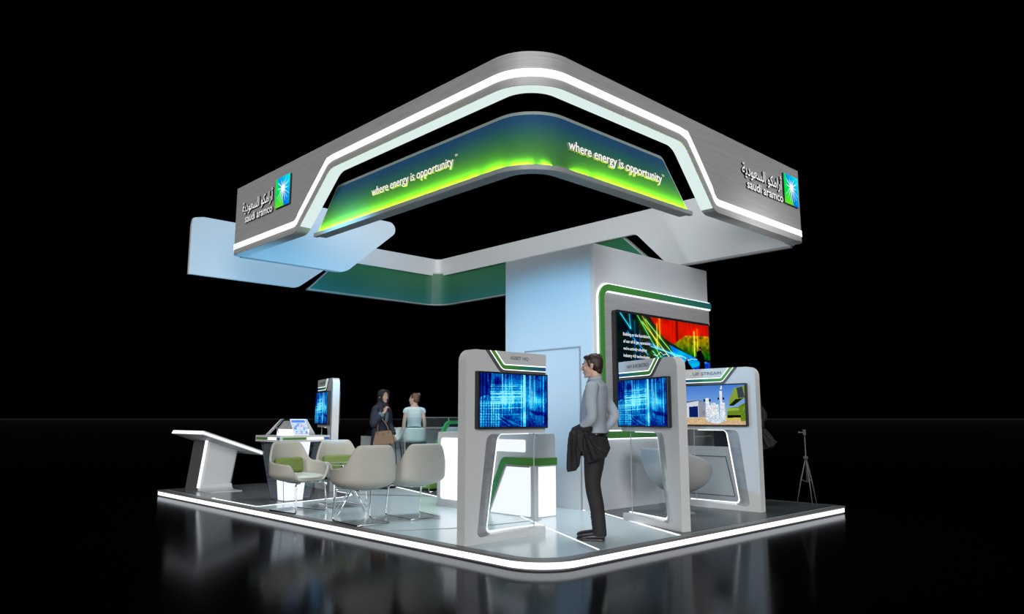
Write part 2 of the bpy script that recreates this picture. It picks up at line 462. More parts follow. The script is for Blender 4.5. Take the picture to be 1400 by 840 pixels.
def prof(pts, rs):
    d = fillet(pts, rs, closed=False, seg=8); xs = [p[0] for p in d]; zs = [p[1] for p in d]
    return (lambda q, off=0.0: off_at(q, xs, zs, off)), xs
def off_at(q, xs, zs, off):
    z = float(np.interp(q, xs, zs))
    if off:
        e = .02; m = (np.interp(q + e, xs, zs) - np.interp(q - e, xs, zs)) / (2 * e); z += off * math.sqrt(1 + m * m)
    return z
CX1, CY0, CY1, CY2, ZT, ZM, ZB = 5.44, .12, 6.49, 8.38, 4.75, 4.40, 3.72
cano = thing('canopy', 'large open ring canopy of brushed grey fascias floating above the platform', 'canopy', (0, 0, 0))
FP = Path([(.18, CY1), (0, CY1), (0, CY0), (CX1, CY0), (CX1, CY0 + .18)], [0, .09, .5, .09, 0])
L = FP.c[-1]
fb, fx = prof([(0, ZB), (.18 + CY1 - 4.50, ZB), (.18 + CY1 - 3.68, ZM), (FP.c[2] + 2.50, ZM + .02), (FP.c[2] + 3.12, ZB), (L, ZB)], [0, .22, .25, .25, .18, 0])
bm = B(); sheet(bm, FP, 0, L, fb, lambda q: ZT, 0, .17, fx); obj('front_fascia', bm, M['fascia'], cano, auto=30)
bm = B(); sheet(bm, FP, .10, L - .10, lambda q: fb(q, .085), lambda q: fb(q, .162), -.008, .0, fx); obj('light_strip', bm, M['led'], cano)
bm = B(); sheet(bm, FP, .10, L - .10, lambda q: fb(q, .118), lambda q: fb(q, .122), -.0095, -.008, fx); obj('light_strip_joint', bm, M['grey'], cano)
bm = B(); sheet(bm, FP, 2.26, L - 2.54, lambda q: fb(q) - .006, lambda q: fb(q), .012, .17, fx); obj('soffit_painted_glow', bm, M['soffit'], cano)
# left wing: free-ended inner wall turning in from the left corner
for xa, xb, ya, yb, rr in ((0, .19, CY1 - .20, CY1, [.0, 0, 0, .09]), (CX1 - .19, CX1, CY0, CY0 + .20, [0, .09, 0, 0])):
    bm = B(); pxy(bm, fillet([(xa, ya), (xb, ya), (xb, yb), (xa, yb)], rr), ZB - .001, ZB + .012); obj('corner_cap', bm, M['fascia'], cano, auto=30)
wing = fillet([(.10, ZB), (1.93, ZB), (3.14, ZT), (.10, ZT)], [0, .32, .13, 0], seg=10)
bm = B(); pxz(bm, wing, CY1 - .06, CY1); obj('return_wing', bm, M['panel'], cano)
bm = B(); pxz(bm, [(.12, ZB - .012), (1.80, ZB - .012), (1.80, ZB), (.12, ZB)], CY1 - .06, CY1 + .002); obj('edge_trim', bm, M['grey'], cano)
# rear loop
RP = Path([(CX1, CY0 + .17), (CX1, CY2), (.07, CY2)], [0, .14, 0])
LR = RP.c[-1]; c3 = RP.c[1]
rb, rx = prof([(0, ZB), (2.19 - CY0, ZB), (2.85 - CY0, ZM - .02), (c3 + CX1 - 2.95, ZM - .02), (c3 + CX1 - 2.08, ZB), (LR, ZB)], [0, .1, .2, .2, .25, 0])
rt, rtx = prof([(0, ZT), (LR - .2, ZT), (LR - .02, ZT - .04), (LR, ZT - .18)], [0, .05, .05, 0])
bm = B(); sheet(bm, RP, 0, LR, rb, rt, 0, -.06, rx + rtx)
bmf = obj('rear_fascia', bm, M['panel'], cano, auto=30)
bm = B(); sheet(bm, RP, .03, 2.0, lambda q: ZB - .03, lambda q: ZB, 0, -.06); obj('edge_trim', bm, M['grey'], cano)

# raised sign lettering on both front fascias
AR = '\uFE94\uFEF3\uFEA9\uFEEE\uFECC\uFEB4\uFEDF\uFE8D \uFEEE\uFEDC\uFEE3\uFE8D\uFEAD\uFE83'
def starburst(parent, origin, ux, uy, w, h):
    """lit square emblem: green to blue ground with a white star"""
    U = Vector(ux); V = Vector((0, 0, 1)); N = U.cross(V); O = Vector(origin)
    def P(u, v, n): return O + U * u + V * v + N * n
    bm = B(); loops(bm, [P(0, 0, .0), P(w, 0, .0), P(w, h, .0), P(0, h, .0)], [P(0, 0, .03), P(w, 0, .03), P(w, h, .03), P(0, h, .03)])
    pl = obj('emblem_plate', bm, M['letter_side'], parent)
    def fn(u, v):
        c = np.zeros(u.shape + (3,)); x = u - .52; y = v - .60
        d = np.hypot(x, y * 1.1); an = np.arctan2(y, x)
        g = np.clip((v * .55 + (1 - u) * .2), 0, 1)
        green = np.stack([.45 - .45 * np.clip(v * 2.2, 0, 1), .88 + 0 * u, .18 + .25 * v], -1)
        blue = np.stack([.0 * u, .45 + .45 * np.clip((u - .3) + (v - .5) * .9, 0, 1), .92 + 0 * u], -1)
        line = (u - .05) * .9 + (v - .62) * .45 + .0
        t = np.clip((line - .18) * 9 * np.where(v > .6, 1.4, .8), 0, 1)
        c = green * (1 - t[..., None]) + blue * t[..., None]
        ray = np.abs(np.cos(an * 6 + .4)) ** 8 * np.clip(1 - d / (.42 + .1 * np.sin(an * 3)), 0, 1) * 2.2
        core = np.clip(1.5 - d / .11, 0, 1) + .6 * np.clip(1 - d / .26, 0, 1)
        tail = 0 * u
        for k in range(7):
            ang = -PI * .80 + k * PI * .105
            px = np.abs(-np.sin(ang) * x + np.cos(ang) * y); pr = np.cos(ang) * x + np.sin(ang) * y
            tail = np.maximum(tail, (px < .014) * (pr > .1) * (pr < .5) * ((pr * 26) % 1 < .6) * .8)
        wgt = np.clip(ray + core + tail, 0, 1)[..., None]
        return c * (1 - wgt) + wgt
    picture('emblem', pl, P(0, 0, .0305), U, V, w, h, 80, 80, fn)
def signage(face, u0):
    # face: 'L' (x=0 plane, reading along -Y) or 'R' (y=.12 plane, reading along +X)
    if face == 'L':
        ux = (0, -1, 0); P = lambda s, z, n=0: (-n, 6.49 - s, z)
        a0, a1 = 6.49 - 6.14, 6.49 - 5.17; e0, e1 = 6.49 - 6.03, 6.49 - 5.17; s0 = 6.49 - 5.075
    else:
        ux = (1, 0, 0); P = lambda s, z, n=0: (s, CY0 - n, z)
        a0, a1 = 3.76, 4.81; e0, e1 = 3.87, 4.83; s0 = 4.87
    dz = 0 if face == 'L' else .035
    me = letters(text_mesh(AR, .24, a1 - a0, .025, offset=.012)); [obj('arabic_word', place(x, P(a0, 4.262 + dz, .012), ux, (0, 0, 1)), None, cano) for x in words(me, 'arabic_word', cano, gap=.09)]
    me = letters(text_mesh('saudi aramco', .115, e1 - e0, .025, offset=.012)); [obj('latin_word', place(x, P(e0, 4.140 + dz, .012), ux, (0, 0, 1)), None, cano) for x in words(me, 'latin_word', cano, gap=.25)]
    starburst(cano, P(s0, 4.155 + dz, 0), ux, (0, 0, 1), .41, .42)
signage('L', 0); signage('R', 0)

# ------------------------------------------------------------------ inner banners
def banner(name, label, path, zb, zt, H, extra, inner, mat, ledge):
    t = thing(name, label, 'banner', (0, 0, 0))
    q0, q1 = 0, path.c[-1]; s = 1 if inner else -1
    bm = B(); sheet(bm, path, q0, q1, zb, zt, 0, s * .13, list(extra) + DENSE); obj('frame', bm, pbr('banner_frame', (.30, .36, .34), .45), t, auto=30)
    bm = B(); sheet(bm, path, q0 + .02, q1 - .02, lambda q: zb(q) + .035, lambda q: max(zb(q) + .035, zt(q) - .035), -s * .006, 0, list(extra) + DENSE)
    obj('graphic_panel', bm, mat, t, auto=30)
    return t
BP = Path([(.28, 4.43), (.28, .38), (2.95, .38)], [0, .45, 0]); LB = BP.c[-1]
DENSE = [k * .03 for k in range(500)]
bt, bx = prof([(0, 3.74), (.48, 4.30), (LB - .52, 4.30), (LB, 3.74)], [0, .12, .12, 0])
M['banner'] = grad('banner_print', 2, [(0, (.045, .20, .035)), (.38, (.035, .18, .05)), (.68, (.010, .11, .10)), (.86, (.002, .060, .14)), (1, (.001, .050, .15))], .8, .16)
ban = banner('banner', 'curved blue to green banner glowing along its foot behind the front fascias', BP, lambda q: 3.70, bt, .6, bx, True, M['banner'], True)
bm = B(); sheet(bm, BP, .0, LB, lambda q: 3.685, lambda q: 3.735, -.055, 0, bx); obj('ledge', bm, pbr('ledge_grey', (.33, .35, .35), .4), ban, auto=30)
M['yled'] = emit('yellow_green_light', (.75, 1, .03), 2.0)
segs = [(.06, 3.30), (3.36, 3.68), (3.74, BP.c[1] + .02), (BP.c[1] + .10, BP.c[1] + .85), (BP.c[1] + .91, LB - .06)]
for a, b in segs:
    bm = B(); sheet(bm, BP, a, b, lambda q: 3.735, lambda q: 3.742, -.036, -.012, bx); obj('light_strip', bm, M['yled'], ban)
def arealight(name, loc, rot, sx, sy, power, col, spread=PI):
    l = bpy.data.lights.new(name, 'AREA'); l.shape = 'RECTANGLE'; l.size = sx; l.size_y = sy; l.energy = power; l.color = col; l.spread = spread
    o = bpy.data.objects.new(name, l); COL.objects.link(o); o.location = loc; o.rotation_euler = rot
    return o
def aim(o, target):
    d = Vector(target) - o.location; o.rotation_euler = d.to_track_quat('-Z', 'Y').to_euler()
for a, b in segs:   # the strip lamps washing the foot of the banner
    n = max(1, int((b - a) / .8)); 
    for k in range(n):
        qa = a + (b - a) * k / n; qb = a + (b - a) * (k + 1) / n
        pa, na = BP.at(qa); pb, nb = BP.at(qb); mid = (pa + pb) / 2; nn = ((na + nb) / 2).normalized()
        p = mid - nn * .045; d = pb - pa
        o = arealight('banner_strip_lamp', (p.x, p.y, 3.745), (0, 0, 0), d.length, .02, 7 * d.length, (.72, 1, .02))
        zax = -(Vector((nn.x, nn.y, .55)).normalized()); xax = Vector((d.x, d.y, 0)).normalized(); yax = zax.cross(xax)
        o.rotation_euler = Matrix((xax, yax, zax)).transposed().to_euler()
w = 'where energy is opportunity'
me = letters(text_mesh(w, .135, 1.56, .02, offset=.01), M['letter'], M['grey']); [obj('slogan_word', place(x, (.262, 3.10, 3.93), (0, -1, 0), (0, 0, 1)), None, ban) for x in words(me, 'slogan_word', ban, gap=.22)]
me = letters(text_mesh(w, .135, 1.60, .03, offset=.016), M['letter'], M['grey']); [obj('slogan_word', place(x, (.77, .362, 3.925), (1, 0, 0), (0, 0, 1)), None, ban) for x in words(me, 'slogan_word', ban, gap=.22)]
for org, ux in (((.262, 1.52, 4.055), (0, -1, 0)), ((2.39, .362, 4.05), (1, 0, 0))):
    me = letters(text_mesh('TM', .022, None, .006), M['letter'], M['grey']); place(me, org, ux, (0, 0, 1)); obj('trade_mark', me, None, ban)
RB = Path([(5.5, 2.62), (5.5, 8.44), (2.34, 8.44)], [0, .42, 0]); LRB = RB.c[-1]
rbt, rbx = prof([(0, 3.75), (.72, 4.40), (1.0, 4.45), (LRB - .7, 4.45), (LRB, 3.75)], [0, .1, .1, .1, 0])
M['banner_r'] = grad('rear_banner_print', 2, [(0, (.015, .14, .14)), (.35, (.016, .12, .085)), (1, (.02, .12, .04))], .5, .10)
t2 = thing('banner', 'dark green to teal banner hanging at the far corner under the rear fascia', 'banner', (0, 0, 0))
bm = B(); sheet(bm, RB, 0, LRB, lambda q: 3.725, rbt, 0, -.10, rbx); obj('frame', bm, pbr('rear_frame', (.36, .42, .42), .45), t2, auto=30)
bm = B(); sheet(bm, RB, .05, LRB - .03, lambda q: 3.75, lambda q: max(3.75, rbt(q) - .03), 0, .008, list(rbx) + DENSE); obj('graphic_panel', bm, M['banner_r'], t2, auto=30)

# ------------------------------------------------------------------ tower
tw = thing('tower', 'tall white storage tower with a flush door and green framed media wall', 'tower', (3.02, 1.95, T))
TW, TD, TH = 2.85, 1.71, 3.53
bm = B(); pxy(bm, fillet([(0, 0), (TW, 0), (TW, TD), (0, TD)], [.06, .01, .01, .01], seg=8), 0, TH); obj('body', bm, M['tower'], tw, auto=30)
bm = B(); box(bm, .01, TW + .003, .01, TD - .01, TH, TH + .012); obj('top_trim', bm, M['white'], tw)
# door on the left face
d0, d1, dh = .24, 1.29, 2.14
dl = [(d0, 0), (d0, dh), (d1, dh), (d1, 0)]
bm = B(); ribbon(bm, dl, -.012, .012, lambda u, v: (-.006, u, v), lambda u, v: (.0, u, v)); df = obj('door_frame', bm, M['grey'], tw)
bm = B(); pyz(bm, [(d0 + .035, .01), (d0 + .035, dh - .035), (d1 - .035, dh - .035), (d1 - .035, .01)], -.004, 0); dr = obj('door', bm, M['tower'], tw)
bm = B(); rod(bm, [(-.003, d1 - .12, .98), (-.05, d1 - .12, .98), (-.05, d1 - .12, 1.12), (-.003, d1 - .12, 1.12)], .008); obj('door_handle', bm, M['chrome'], dr, True)
# green frame wrapped round the media wall, white light on both sides
def off_ring(d): return fillet([(TW + .02, 3.00 + d), (.13 - d, 3.00 + d), (.13 - d, .99 - d), (TW - .9, .99 - d)], [0, .13 + d, .10 + d, 0], closed=False, seg=8)
cl = fillet([(TW + .02, 2.955), (.135, 2.955), (.135, .97), (1.42, .97)], [0, .16, .12, 0], closed=False, seg=10)
bm = B(); ribbon(bm, cl, -.045, .045, lambda u, v: (u, -.05, v), lambda u, v: (u, 0, v)); obj('green_frame', bm, M['band_w'], tw)
bm = B(); ribbon(bm, cl, .045, .062, lambda u, v: (u, -.03, v), lambda u, v: (u, 0, v)); obj('light_strip', bm, M['led2'], tw)
bm = B(); ribbon(bm, cl, -.062, -.045, lambda u, v: (u, -.02, v), lambda u, v: (u, 0, v)); obj('light_strip', bm, M['led2'], tw)
bp = fillet([(.195, .99), (TW + .002, .99), (TW + .002, 2.895), (.195, 2.895)], [.05, 0, 0, .1])
bm = B(); pxz(bm, bp, -.012, 0); obj('brushed_panel', bm, M['brush'], tw)
bm = B(); box(bm, 1.9, TW + .002, -.012, 0, .5, .99); obj('brushed_panel', bm, M['brush'], tw)

# media wall screen
vw = thing('video_wall', 'wide black framed screen with a colourful red, green and blue picture on the tower', 'screen', (3.39, 1.94, 1.38))
VW, VH = 2.37, 1.38
bm = B(); pxz(bm, fillet([(0, 0), (VW, 0), (VW, VH), (0, VH)], .05), -.07, 0); obj('housing', bm, M['black'], vw)
def noise2(u, v, fx, fy, seed):
    rs = np.random.RandomState(seed); g = rs.rand(int(fy) + 3, int(fx) + 3)
    x = u * fx; y = v * fy; i = np.floor(x).astype(int); j = np.floor(y).astype(int); a = x - i; b = y - j
    a = a * a * (3 - 2 * a); b = b * b * (3 - 2 * b)
    return (g[j, i] * (1 - a) + g[j, i + 1] * a) * (1 - b) + (g[j + 1, i] * (1 - a) + g[j + 1, i + 1] * a) * b
def seg_d(u, v, a, b, asp=1.75):
    ax, ay, bx, by = a[0] * asp, a[1], b[0] * asp, b[1]; x = u * asp; y = v
    dx, dy = bx - ax, by - ay; t = np.clip(((x - ax) * dx + (y - ay) * dy) / (dx * dx + dy * dy), 0, 1)
    return np.hypot(x - ax - t * dx, y - ay - t * dy)
def inpoly(u, v, poly):
    r = np.zeros(u.shape, bool); n = len(poly)
    for i in range(n):
        x0, y0 = poly[i]; x1, y1 = poly[(i + 1) % n]
        if y0 == y1: continue
        c = ((y0 > v) != (y1 > v)) & (u < (x1 - x0) * (v - y0) / (y1 - y0) + x0); r ^= c
    return r
def media(u, v):
    v = np.clip((v - .36) / .64, -.2, 1)
    c = np.zeros(u.shape + (3,)); vv = np.clip(v, 0, 1); n1 = noise2(u, vv, 40, 24, 1); n2 = noise2(u, vv, 12, 8, 2); n3 = noise2(u, vv, 90, 4, 3)
    c[:] = (.02, .05, .07); c[..., 1] += .10 * n2; c[..., 2] += .08 * n1
    m = inpoly(u, v, [(.25, .05), (.55, .5), (.62, .62), (.42, 1), (.2, 1)])
    c[m] = np.stack([.06 + .12 * n1, .10 + .22 * n2 * (u * 2), .04 + .1 * n1], -1)[m]
    m = inpoly(u, v, [(.33, 1), (1.0, 1), (1.0, .80), (.72, .76), (.58, .58), (.48, .66)])
    c[m] = np.stack([.70 + .25 * n2, .05 + .1 * n3, .02 + 0 * u], -1)[m]
    m2 = m & (np.abs(u - .62) < .012) ; c[m2] *= .5
    m = inpoly(u, v, [(.58, .58), (.72, .765), (1.0, .80), (1.0, .35), (.75, .42)])
    tt = np.clip((v - .42) / .34, 0, 1)
    c[m] = (np.stack([.05 + .62 * tt ** .7, .45 + .05 * tt, .03 + 0 * u], -1) * (.55 + .75 * n1)[..., None])[m]
    m = inpoly(u, v, [(.53, .56), (.62, .50), (.85, .36), (1.0, .30), (1.0, 0), (.7, 0), (.62, .28)])
    c[m] = np.stack([.02 + 0 * u, .45 + .3 * n2, .9 + 0 * u], -1)[m]
    m = inpoly(u, v, [(.78, .18), (1, .32), (1, 0), (.6, 0)]); c[m] = np.stack([.02 + .1 * n1, .12 + .2 * n1, .6 + .2 * n2], -1)[m]
    m = inpoly(u, v, [(.36, .30), (.55, .45), (.68, .28), (.6, .05), (.3, .05)]); c[m] = np.stack([.03 + .1 * n1, .45 * n2 + .2, .22 + .3 * n1], -1)[m]
    beams = [((.03, 1), (.13, .76), (.2, .8, 1)), ((.12, 1), (.13, .76), (.1, .6, .8)), ((.2, 1), (.5, .15), (.25, .8, .3)), ((.28, .95), (.6, .35), (.4, .9, .35)),
             ((.10, .70), (.30, .35), (.0, .5, .7)), ((.33, .5), (.65, .38), (.25, .7, 1)), ((.25, .9), (.55, .3), (.6, .8, .2)), ((.35, .42), (.52, .1), (.3, .9, .6)),
             ((.30, .56), (.70, .30), (.1, .3, .95)), ((.25, 1), (.42, .5), (.5, .5, .05)), ((.4, .9), (.4, .5), (.8, .6, .1)), ((.43, 1), (.43, .66), (1, .6, .1)),
             ((.82, .85), (.82, .4), (.9, .9, .3)), ((.86, .9), (.86, .5), (.8, .4, .1)), ((.17, .9), (.17, 0), (.02, .2, .4)), ((.22, .7), (.22, 0), (.05, .15, .5))]
    for a, b, col in beams:
        d = seg_d(u, v, a, b); g = np.clip(1 - d / .012, 0, 1) + .25 * np.clip(1 - d / .05, 0, 1)
        c += g[..., None] * np.array(col)
    rs = np.random.RandomState(5); x = .36; y = .36
    for k in range(14):
        x2 = x + .035; y2 = .33 + .07 * rs.rand() + .03 * math.sin(k); d = seg_d(u, v, (x, y), (x2, y2)); c += (np.clip(1 - d / .007, 0, 1) * (x < .85))[..., None]; x, y = x2, y2
    for k in range(12):
        a = (.55 + .03 * k, .28 - .02 * k + .03 * rs.rand()); b = (a[0] + .05, a[1] - .05 * rs.rand()); c += (np.clip(1 - seg_d(u, v, a, b) / .006, 0, 1))[..., None]
    for poly in ([(.68, 0), (.70, .26), (.715, .33), (.735, .33), (.745, .27), (.80, .15), (.84, 0)], [(.86, 0), (.875, .30), (.84, .36), (.845, .50), (.86, .50), (.875, .58), (.90, .58), (.905, .50), (.935, .42), (.945, 0)]):
        c[inpoly(u, v, poly)] = (.02, .015, .03)
    for cx_, cy_, r_ in ((.722, .33, .02), (.885, .54, .022)):
        c[np.hypot((u - cx_) * 1.75, v - cy_) < r_] = (.55, .35, .3)
    return c
picture('display', vw, (.035, -.0705, .035), (1, 0, 0), (0, 0, 1), VW - .07, VH - .07, 320, 184, media)
for i, s in enumerate(['Building on the foundations', 'of our oil & gas operations', "we're actively adopting", 'industry 4.0 technologies', 'to drive efficiency, growth', 'and sustainability.']):
    me = text_mesh(s, .058 if i != 5 else .05, [.62, .62, .53, .60, .60, .45][i], .0015, offset=.01); place(me, (.16, -.0735, 1.02 - i * .098), (1, 0, 0), (0, 0, 1))
    obj('caption_line', me, emit('caption_white', (.85, .9, .95), .9) if i == 0 else bpy.data.materials['caption_white'], vw)
# ------------------------------------------------------------------ display kiosks
def city(u, v):
    c = np.zeros(u.shape + (3,)); rs = np.random.RandomState(11)
    n1 = noise2(u, v, 60, 6, 1); n2 = noise2(u, v, 8, 6, 2); n3 = noise2(u, v, 90, 50, 3); n4 = noise2(u, v, 6, 50, 4)
    glow = np.exp(-((u - .38) ** 2 / .05 + (v - .5) ** 2 / .05)) + .8 * np.exp(-((u - .78) ** 2 / .03 + (v - .5) ** 2 / .06))
    b = .15 + .55 * glow * (.4 + .8 * n1) + .35 * (n2 - .4) + .25 * (n3 - .5)
    for k in range(26):
        x = rs.rand(); w_ = .002 + .004 * rs.rand(); b += (np.abs(u - x) < w_) * (.15 + .3 * rs.rand()) * (v > rs.rand() * .6)
    for k in range(22):
        y = .3 + .5 * rs.rand(); b += (np.abs(v - y - (u - .2) * .05) < .006) * (u > .15) * (u < .62) * .22
    for k in range(8):
        x = .02 + .035 * k; b += (np.abs(u - x) < .008) * (v < .48) * .3
    for k in range(9):
        y = .04 + .05 * k; b += (np.abs(v - y) < .008) * (u < .3) * .2
    b = b * 1.4 + .03
    b += (np.abs(u - .645) < .018) * .65 + (np.abs(u - .60) < .01) * .35
    for a, e in (((.25, .18), (.42, .02)), ((.3, .2), (.52, .02)), ((.22, .22), (.6, .24)), ((.42, .12), (.6, .0))):
        b += np.clip(1 - seg_d(u, v, a, e) / .01, 0, 1) * .5
    b *= np.where(inpoly(u, v, [(.7, .32), (.95, .28), (1, .2), (.8, .22)]) | inpoly(u, v, [(0, .55), (.13, .6), (.1, 1), (0, 1)]), .45, 1)
    b = np.clip(b, 0, 1.2)
    c[..., 0] = np.clip((b - .75) * 1.6, 0, 1) * .8 + .01; c[..., 1] = np.clip(b * 1.05 - .12, 0, 1) * .95; c[..., 2] = np.clip(.30 + b * .85, 0, 1)
    return c
def plant(u, v):
    c = np.zeros(u.shape + (3,)); n = noise2(u, v, 50, 30, 2); n2 = noise2(u, v, 90, 60, 5)
    c[:] = np.stack([.28 + .35 * (1 - v) , .47 + .32 * (1 - v), .80 + .12 * (1 - v)], -1)
    P = lambda p, col, nn=0: c.__setitem__(inpoly(u, v, p), np.array(col)) if nn == 0 else c.__setitem__(inpoly(u, v, p), (np.array(col) * (1 - nn / 2 + nn * n2)[..., None])[inpoly(u, v, p)])
    P([(0, 0), (1, 0), (1, .2), (0, .2)], (.80, .68, .52), .25)
    P([(0, .55), (.26, .62), (.35, .58), (.35, .18), (0, .18)], (.80, .82, .87))
    P([(.26, .62), (.37, .57), (.37, .19), (.26, .19)], (.55, .56, .62)); P([(0, .55), (.26, .615), (.36, .575), (.26, .63), (0, .58)], (.25, .25, .3))
    P([(0, .42), (.05, .43), (.05, .19), (0, .18)], (.05, .12, .33)); P([(.10, .46), (.25, .48), (.25, .19), (.10, .19)], (.06, .14, .38))
    P([(.70, .10), (1, .12), (1, .22), (.70, .24)], (.80, .72, .35))
    P([(.76, .62), (.84, .92), (1, .98), (1, .66), (.82, .47), (.75, .48)], (.50, .60, .22)); P([(.88, .92), (.97, .95), (1.0, .68), (.9, .66)], (.22, .26, .30))
    P([(.75, .48), (.82, .47), (.98, .66), (.86, .64)], (.12, .14, .05)); P([(.90, .47), (1, .55), (1, .10), (.93, .08)], (.38, .50, .15), .6)
    P([(.72, .20), (.72, .42), (.90, .45), (.93, .20)], (.42, .52, .16)); P([(.72, .34), (.9, .36), (.9, .42), (.72, .42)], (.58, .68, .28)); P([(.72, .17), (.93, .18), (.93, .24), (.72, .24)], (.06, .07, .02))
    for k, (x, y0, y1, w) in enumerate([(.41, .14, .68, .03), (.50, .10, .55, .035), (.56, .05, .52, .03), (.63, .12, .86, .022), (.67, .14, .55, .02), (.46, .2, .5, .025)]):
        m = (np.abs(u - x) < w) & (v > y0) & (v < y1); c[m] = (np.array((.92, .95, .98)) * (.72 + .4 * n2)[..., None])[m]
    P([(.38, .10), (.38, .22), (.70, .22), (.70, .10), (.60, .04), (.48, .04)], (.78, .84, .90), .5)
    for x, y in ((.36, .62), (.45, .62), (.59, .66), (.67, .66)): P([(x - .015, y - .03), (x + .015, y - .03), (x + .015, y + .03), (x - .015, y + .03)], (.08, .12, .25))
    for k in range(7):
        m = (np.hypot((u - .34 + 0) * 1.75, v - .30) < .05); c[m] = (.5, .52, .56)
    P([(.62, .90), (.65, .90), (.65, .98), (.635, .98), (.635, .93), (.62, .93)], (.95, .97, 1)); P([(.61, .78), (.65, .78), (.65, .86), (.61, .86)], (.9, .93, .97))
    return c
KW, KH, KD = 1.10, 1.86, .115
def cliptop(p, h=1.86):
    p = list(p)
    while p[1][1] > h: p.pop(0)
    a, b = p[0], p[1]; t = (h - a[1]) / (b[1] - a[1]); p[0] = (a[0] + (b[0] - a[0]) * t, h); return p
def clipped(line, a, b): return cliptop(offset_line(line, a)) + cliptop(offset_line(line, b))[::-1]
def kiosk(name, label, loc, rz, mirror, title, img, group):
    t = thing(name, label, 'kiosk', loc, rz, group)
    mx = (lambda x: KW - x) if mirror else (lambda x: x)
    front = [(0, 0), (KW, 0), (KW, .085), (.15, .060), (.275, 1.035), (KW, 1.035), (KW, KH), (0, KH)]
    back = [(0, 0), (KW, 0), (KW, .085), (.34, .085), (.50, 1.035), (KW, 1.035), (KW, KH), (0, KH)]
    rf = [0, .02, .02, .05, .09, .03, .015, .12]
    pf_ = fillet(front, rf, seg=8); pb = fillet(back, rf, seg=8)
    n = len(pf_)
    # body: front, back, outer walls; the slanted mouth is a separate polished reveal
    bm = B(); A = [bm.verts.new((mx(u), 0, v)) for u, v in pf_]; C = [bm.verts.new((mx(u), KD, v)) for u, v in pb]
    bm.faces.new(A); bm.faces.new(C[::-1]); inner = []
    cnt = [9 if r > 0 else 1 for r in rf]; st = [sum(cnt[:i]) for i in range(8)]
    lo, hi = st[3], st[5] - 1
    for i in range(n):
        j = (i + 1) % n
        if lo <= i < hi: inner.append(i)
        else: bm.faces.new((A[i], A[j], C[j], C[i]))
    body = obj('body', bm, M['white'], t, auto=30)
    bm = B(); ks = 6; rows = []
    for i in range(lo, hi + 1):
        r_ = []
        for k in range(ks + 1):
            a = k / ks; u = pf_[i][0] + (pb[i][0] - pf_[i][0]) * math.sin(a * PI / 2); v = pf_[i][1] + (pb[i][1] - pf_[i][1]) * a
            r_.append(bm.verts.new((mx(u), KD * (1 - math.cos(a * PI / 2)), v)))
        rows.append(r_)
    for a, b in zip(rows, rows[1:]):
        for k in range(ks): bm.faces.new((a[k], a[k + 1], b[k + 1], b[k]))
    obj('reveal', bm, M['steel'], t, smooth=True)
    edge = fillet([(KW - .01, .089), (.345, .089), (.505, 1.030), (KW - .16, 1.030)], [0, .05, .06, 0], closed=False, seg=8)
    bm = B(); ribbon(bm, edge, -.006, .006, lambda u, v: (mx(u), KD - .03, v), lambda u, v: (mx(u), KD - .012, v)); obj('light_strip', bm, M['led2'], t)
    gl = [(.355, .087), (.98, .087), (.98, 1.033), (.515, 1.033)]
    bm = B(); pxz(bm, [(mx(u), v) for u, v in gl], .050, .056); gp = obj('glass_pane', bm, M['glass'], t)
    bm = B(); box(bm, *sorted((mx(.978), mx(.984))), .048, .058, .087, 1.033); obj('pane_edge', bm, M['glassedge'], gp)
    # coloured chevron and title plate
    line = fillet([(.295 - .0447, KH + .05), (.47, 1.672), (KW, 1.672)], [0, .09, 0], closed=False, seg=8)
    kr = lambda a, b, dd: pxz(bm, [(mx(u), v) for u, v in clipped(line, a, b)], -dd, 0)
    bm = B(); kr(-.034, .0, .012); obj('grey_chevron', bm, M['dark'], t)
    bm = B(); kr(.0, .008, .014); obj('white_line', bm, M['led2'], t)
    bm = B(); kr(.008, .050, .014); obj('coloured_band', bm, M['kband_m' if mirror else 'kband'], t)
    bm = B(); kr(.050, .060, .017); obj('white_line', bm, M['led2'], t)
    pl = offset_line(line, .060); pl = cliptop(pl)
    poly = pl + [(KW, KH)]
    bm = B(); pxz(bm, [(mx(u), v) for u, v in poly], -.018, 0); tp = obj('title_plate', bm, M['white'], t)
    wd = .26 if len(title) < 9 else .44
    me = text_mesh(title, .042, wd, .004, offset=.0); x0 = .70 - wd / 2 if not mirror else KW - .70 - wd / 2 - .0
    [obj('title_word', place(x, (x0, -.021, 1.775), (1, 0, 0), (0, 0, 1)), M['plate_text'], tp) for x in words(me, 'title_word', tp, gap=.3)]
    # screen
    sx0 = mx(.11) if not mirror else mx(1.09)
    bm = B(); box(bm, sx0, sx0 + .98, -.055, 0, 1.085, 1.645, .006); s = obj('screen', bm, M['black'], t)
    picture('display', s, (sx0 + .018, -.0555, 1.103), (1, 0, 0), (0, 0, 1), .944, .524, 200, 112, img)
    return t
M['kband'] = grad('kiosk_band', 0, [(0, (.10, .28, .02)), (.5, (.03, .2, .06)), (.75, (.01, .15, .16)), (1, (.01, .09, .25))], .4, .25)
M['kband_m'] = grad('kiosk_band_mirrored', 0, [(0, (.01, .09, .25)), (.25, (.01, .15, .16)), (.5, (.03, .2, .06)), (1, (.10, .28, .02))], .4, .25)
KG = 'display kiosks on the platform'
kiosk('display_kiosk', 'white display kiosk with blue screen at the front corner, nearest the platform corner', (.09, 1.10, T), 0, False, 'ASSET HQ', city, KG)
kiosk('display_kiosk', 'white display kiosk with blue screen just right of the man in the pale shirt', (2.645, 1.228, T), math.radians(-108.2), True, 'UAV & ROBOTICS', city, KG)
kiosk('display_kiosk', 'white display kiosk showing an industrial plant with green machinery', (4.45, 1.53, T), math.radians(-90), True, 'UP STREAM', plant, KG)
